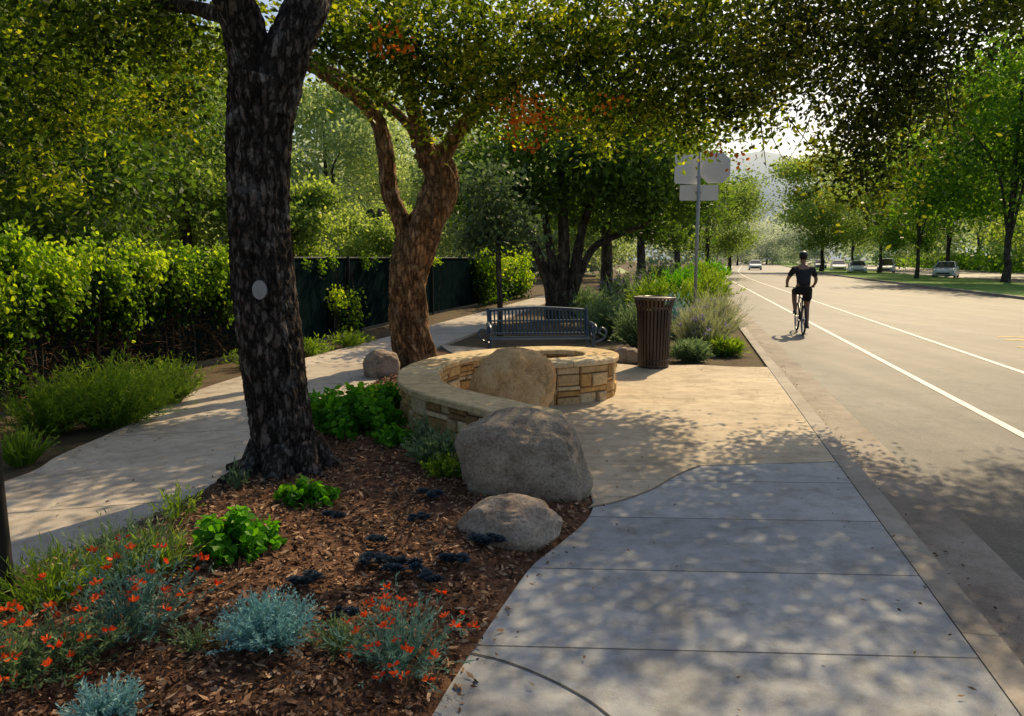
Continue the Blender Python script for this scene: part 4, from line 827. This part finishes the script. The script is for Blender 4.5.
skin('shirt', [(0,-.19,1.04), (0,-.15,1.20), (0,-.08,1.36), (0,-.02,1.50), (0,.012,1.56), (-.19,-.01,1.48), (-.25,.05,1.37), (-.285,.09,1.30), (.19,-.01,1.48), (.25,.05,1.37), (.285,.09,1.30)], [(0,1), (1,2), (2,3), (3,4), (3,5), (5,6), (6,7), (3,8), (8,9), (9,10)], [(.175,.13), (.16,.12), (.185,.125), (.145,.105), (.07,.07), .078, .07, .066, .078, .07, .066], 0, M['shirt'], pr)
skin('shorts', [(0,-.19,1.08), (0,-.19,1.0), (.10,-.15,.98), (.13,.0,.84), (.135,.08,.74), (-.10,-.15,1.0), (-.13,.03,.975), (-.14,.15,.945)], [(0,1), (1,2), (2,3), (3,4), (1,5), (5,6), (6,7)], [(.17,.125), (.16,.12), .115, .102, .092, .115, .102, .09], 1, M['shorts'], pr)
for pts in ([(.14,-.11,.155), (.14,-.03,.155), (.14,.07,.15)], [(-.14,-.09,.495), (-.14,-.01,.49), (-.14,.09,.485)]): skin('shoe', pts, [(0,1), (1,2)], [.036,.042,.034], 1, M['shoe'], pr)
mb = MB(); mb.lathe([(.001,.13), (.05,.122), (.085,.095), (.103,.05), (.106,.0), (.09,-.01)], 24); h = mb.build('helmet', M['helmet'], pr, True); h.location = (0,.05,1.765); h.scale = (.9,1.18,.9)
mb = MB(); mb.lathe([(.001,.02), (.07,.01), (.09,-.02), (.083,-.06), (.05,-.085)], 20); h = mb.build('hair', M['hair'], pr, True); h.location = (0,.035,1.77); h.scale = (.92,1.05,1)
for sx in (-1, 1): mb = MB(); mb.ring((sx*.083,.055,1.725), .018, .008, 'x', 12, 6); mb.build('ear', M['skin'], pr, True)
mb = MB(); mb.add([(-.012,.145,1.70), (.012,.145,1.70), (0,.172,1.70), (0,.145,1.745)], [(0,1,2), (0,2,3), (1,3,2)]); mb.build('nose', M['skin'], pr)
# ------------------------------------------------------------------ cars
def car(loc, rz, colr, label, suv=False, group=None):
    m = nmat('car_paint', [tuple(c*.9 for c in colr), colr], 3, .25, .02, 50, .001, spec=.6)
    t = root('parked_car' if group else 'car', label, 'car', loc, rz, group); hg = 1.68 if suv else 1.44
    def loft(st, name, mat, par):
        mb = MB(); vs = []
        for (y, z0, z1, w0, w1) in st: vs += [(-w0,y,z0), (-w0*1.02,y,(z0+z1)/2), (-w1,y,z1), (w1,y,z1), (w0*1.02,y,(z0+z1)/2), (w0,y,z0)]
        mb.add(vs, [(i*6+k, i*6+(k+1)%6, i*6+6+(k+1)%6, i*6+6+k) for i in range(len(st)-1) for k in range(6)]+[tuple(range(6)), tuple(range((len(st)-1)*6+5, (len(st)-1)*6-1, -1))])
        return mb.build(name, mat, par, False, .03)
    loft([(-2.25,.32,.78,.72,.66), (-2.1,.22,.92,.84,.78), (-1.4,.2,.95,.88,.82), (.8,.2,.93,.88,.82), (1.7,.2,.80,.87,.78), (2.1,.22,.70,.82,.72), (2.28,.32,.58,.68,.62)], 'body', m, t)
    r0 = -1.9 if suv else -1.45
    loft([(r0-.25,.93,.95,.78,.76), (r0+.15,.93,hg-.05,.77,.60), (-.4,.93,hg-.03,.78,.62), (.25,.93,hg-.07,.77,.60), (1.0,.92,.94,.76,.74)], 'window', M['glass'], t)
    loft([(r0+.1,hg-.06,hg-.04,.62,.58), (-.4,hg-.04,hg,.64,.58), (.3,hg-.07,hg-.05,.62,.57)], 'roof', m, t)
    for sx in (-1,1):
        for (y0, y1, z1) in ((r0+.12, r0-.2, hg-.05), (-.42,-.40,hg-.03), (.28,1.0,hg-.06)): mb = MB(); mb.tube([(sx*.615,y0,z1), (sx*.79,y1,.93)], .03, 6); mb.build('pillar', m, t)
    for y in (-1.38, 1.38):
        for sx in (-1, 1):
            mb = MB(); mb.ring((sx*.80,y,.32), .235, .09, 'x', 24, 8); w = mb.build('wheel', M['rubber'], t, True); mb = MB(); mb.tube([(sx*.79,y,.32), (sx*.87,y,.32)], .17, 12); mb.build('rim', M['chrome'], w)
    for sx in (-1, 1):
        mb = MB(); mb.box((sx*.62,2.19,.62), (.3,.12,.12)); mb.build('headlight', M['lampw'], t, False, .02); mb = MB(); mb.box((sx*.62,-2.2,.78), (.26,.1,.14)); mb.build('tail_light', M['lampr'], t, False, .02)
        mb = MB(); mb.box((sx*.93,.62,.98), (.16,.1,.12)); mb.build('mirror', m, t, False, .02)
    mb = MB(); mb.box((0,2.26,.42), (1.0,.05,.12)); mb.build('grille', M['rubber'], t)
    return t
def carat(px, Y, rz, *a, **k): p = At(px, 270, Y); return car((p.x, Y, -.118), rz, *a, **k)
carat(946, 66, math.radians(145), (.75,.76,.78), 'silver car parked alone on the right beyond the lawn strip', group='cars parked across the road')
carat(857, 84, math.radians(160), (.8,.8,.8), 'white car parked third from the right across the road', group='cars parked across the road')
carat(838, 98, math.radians(160), (.75,.72,.7), 'pale car parked left of the white one', group='cars parked across the road')
carat(886, 88, math.radians(150), (.62,.63,.64), 'pale tall car parked left of the silver one', suv=True, group='cars parked across the road')
carat(820, 120, math.radians(160), (.2,.22,.25), 'dark grey far car parked nearest the bend', group='cars parked across the road')
carat(755, 110, math.pi-.29, (.8,.8,.8), 'white car coming along the road far away')
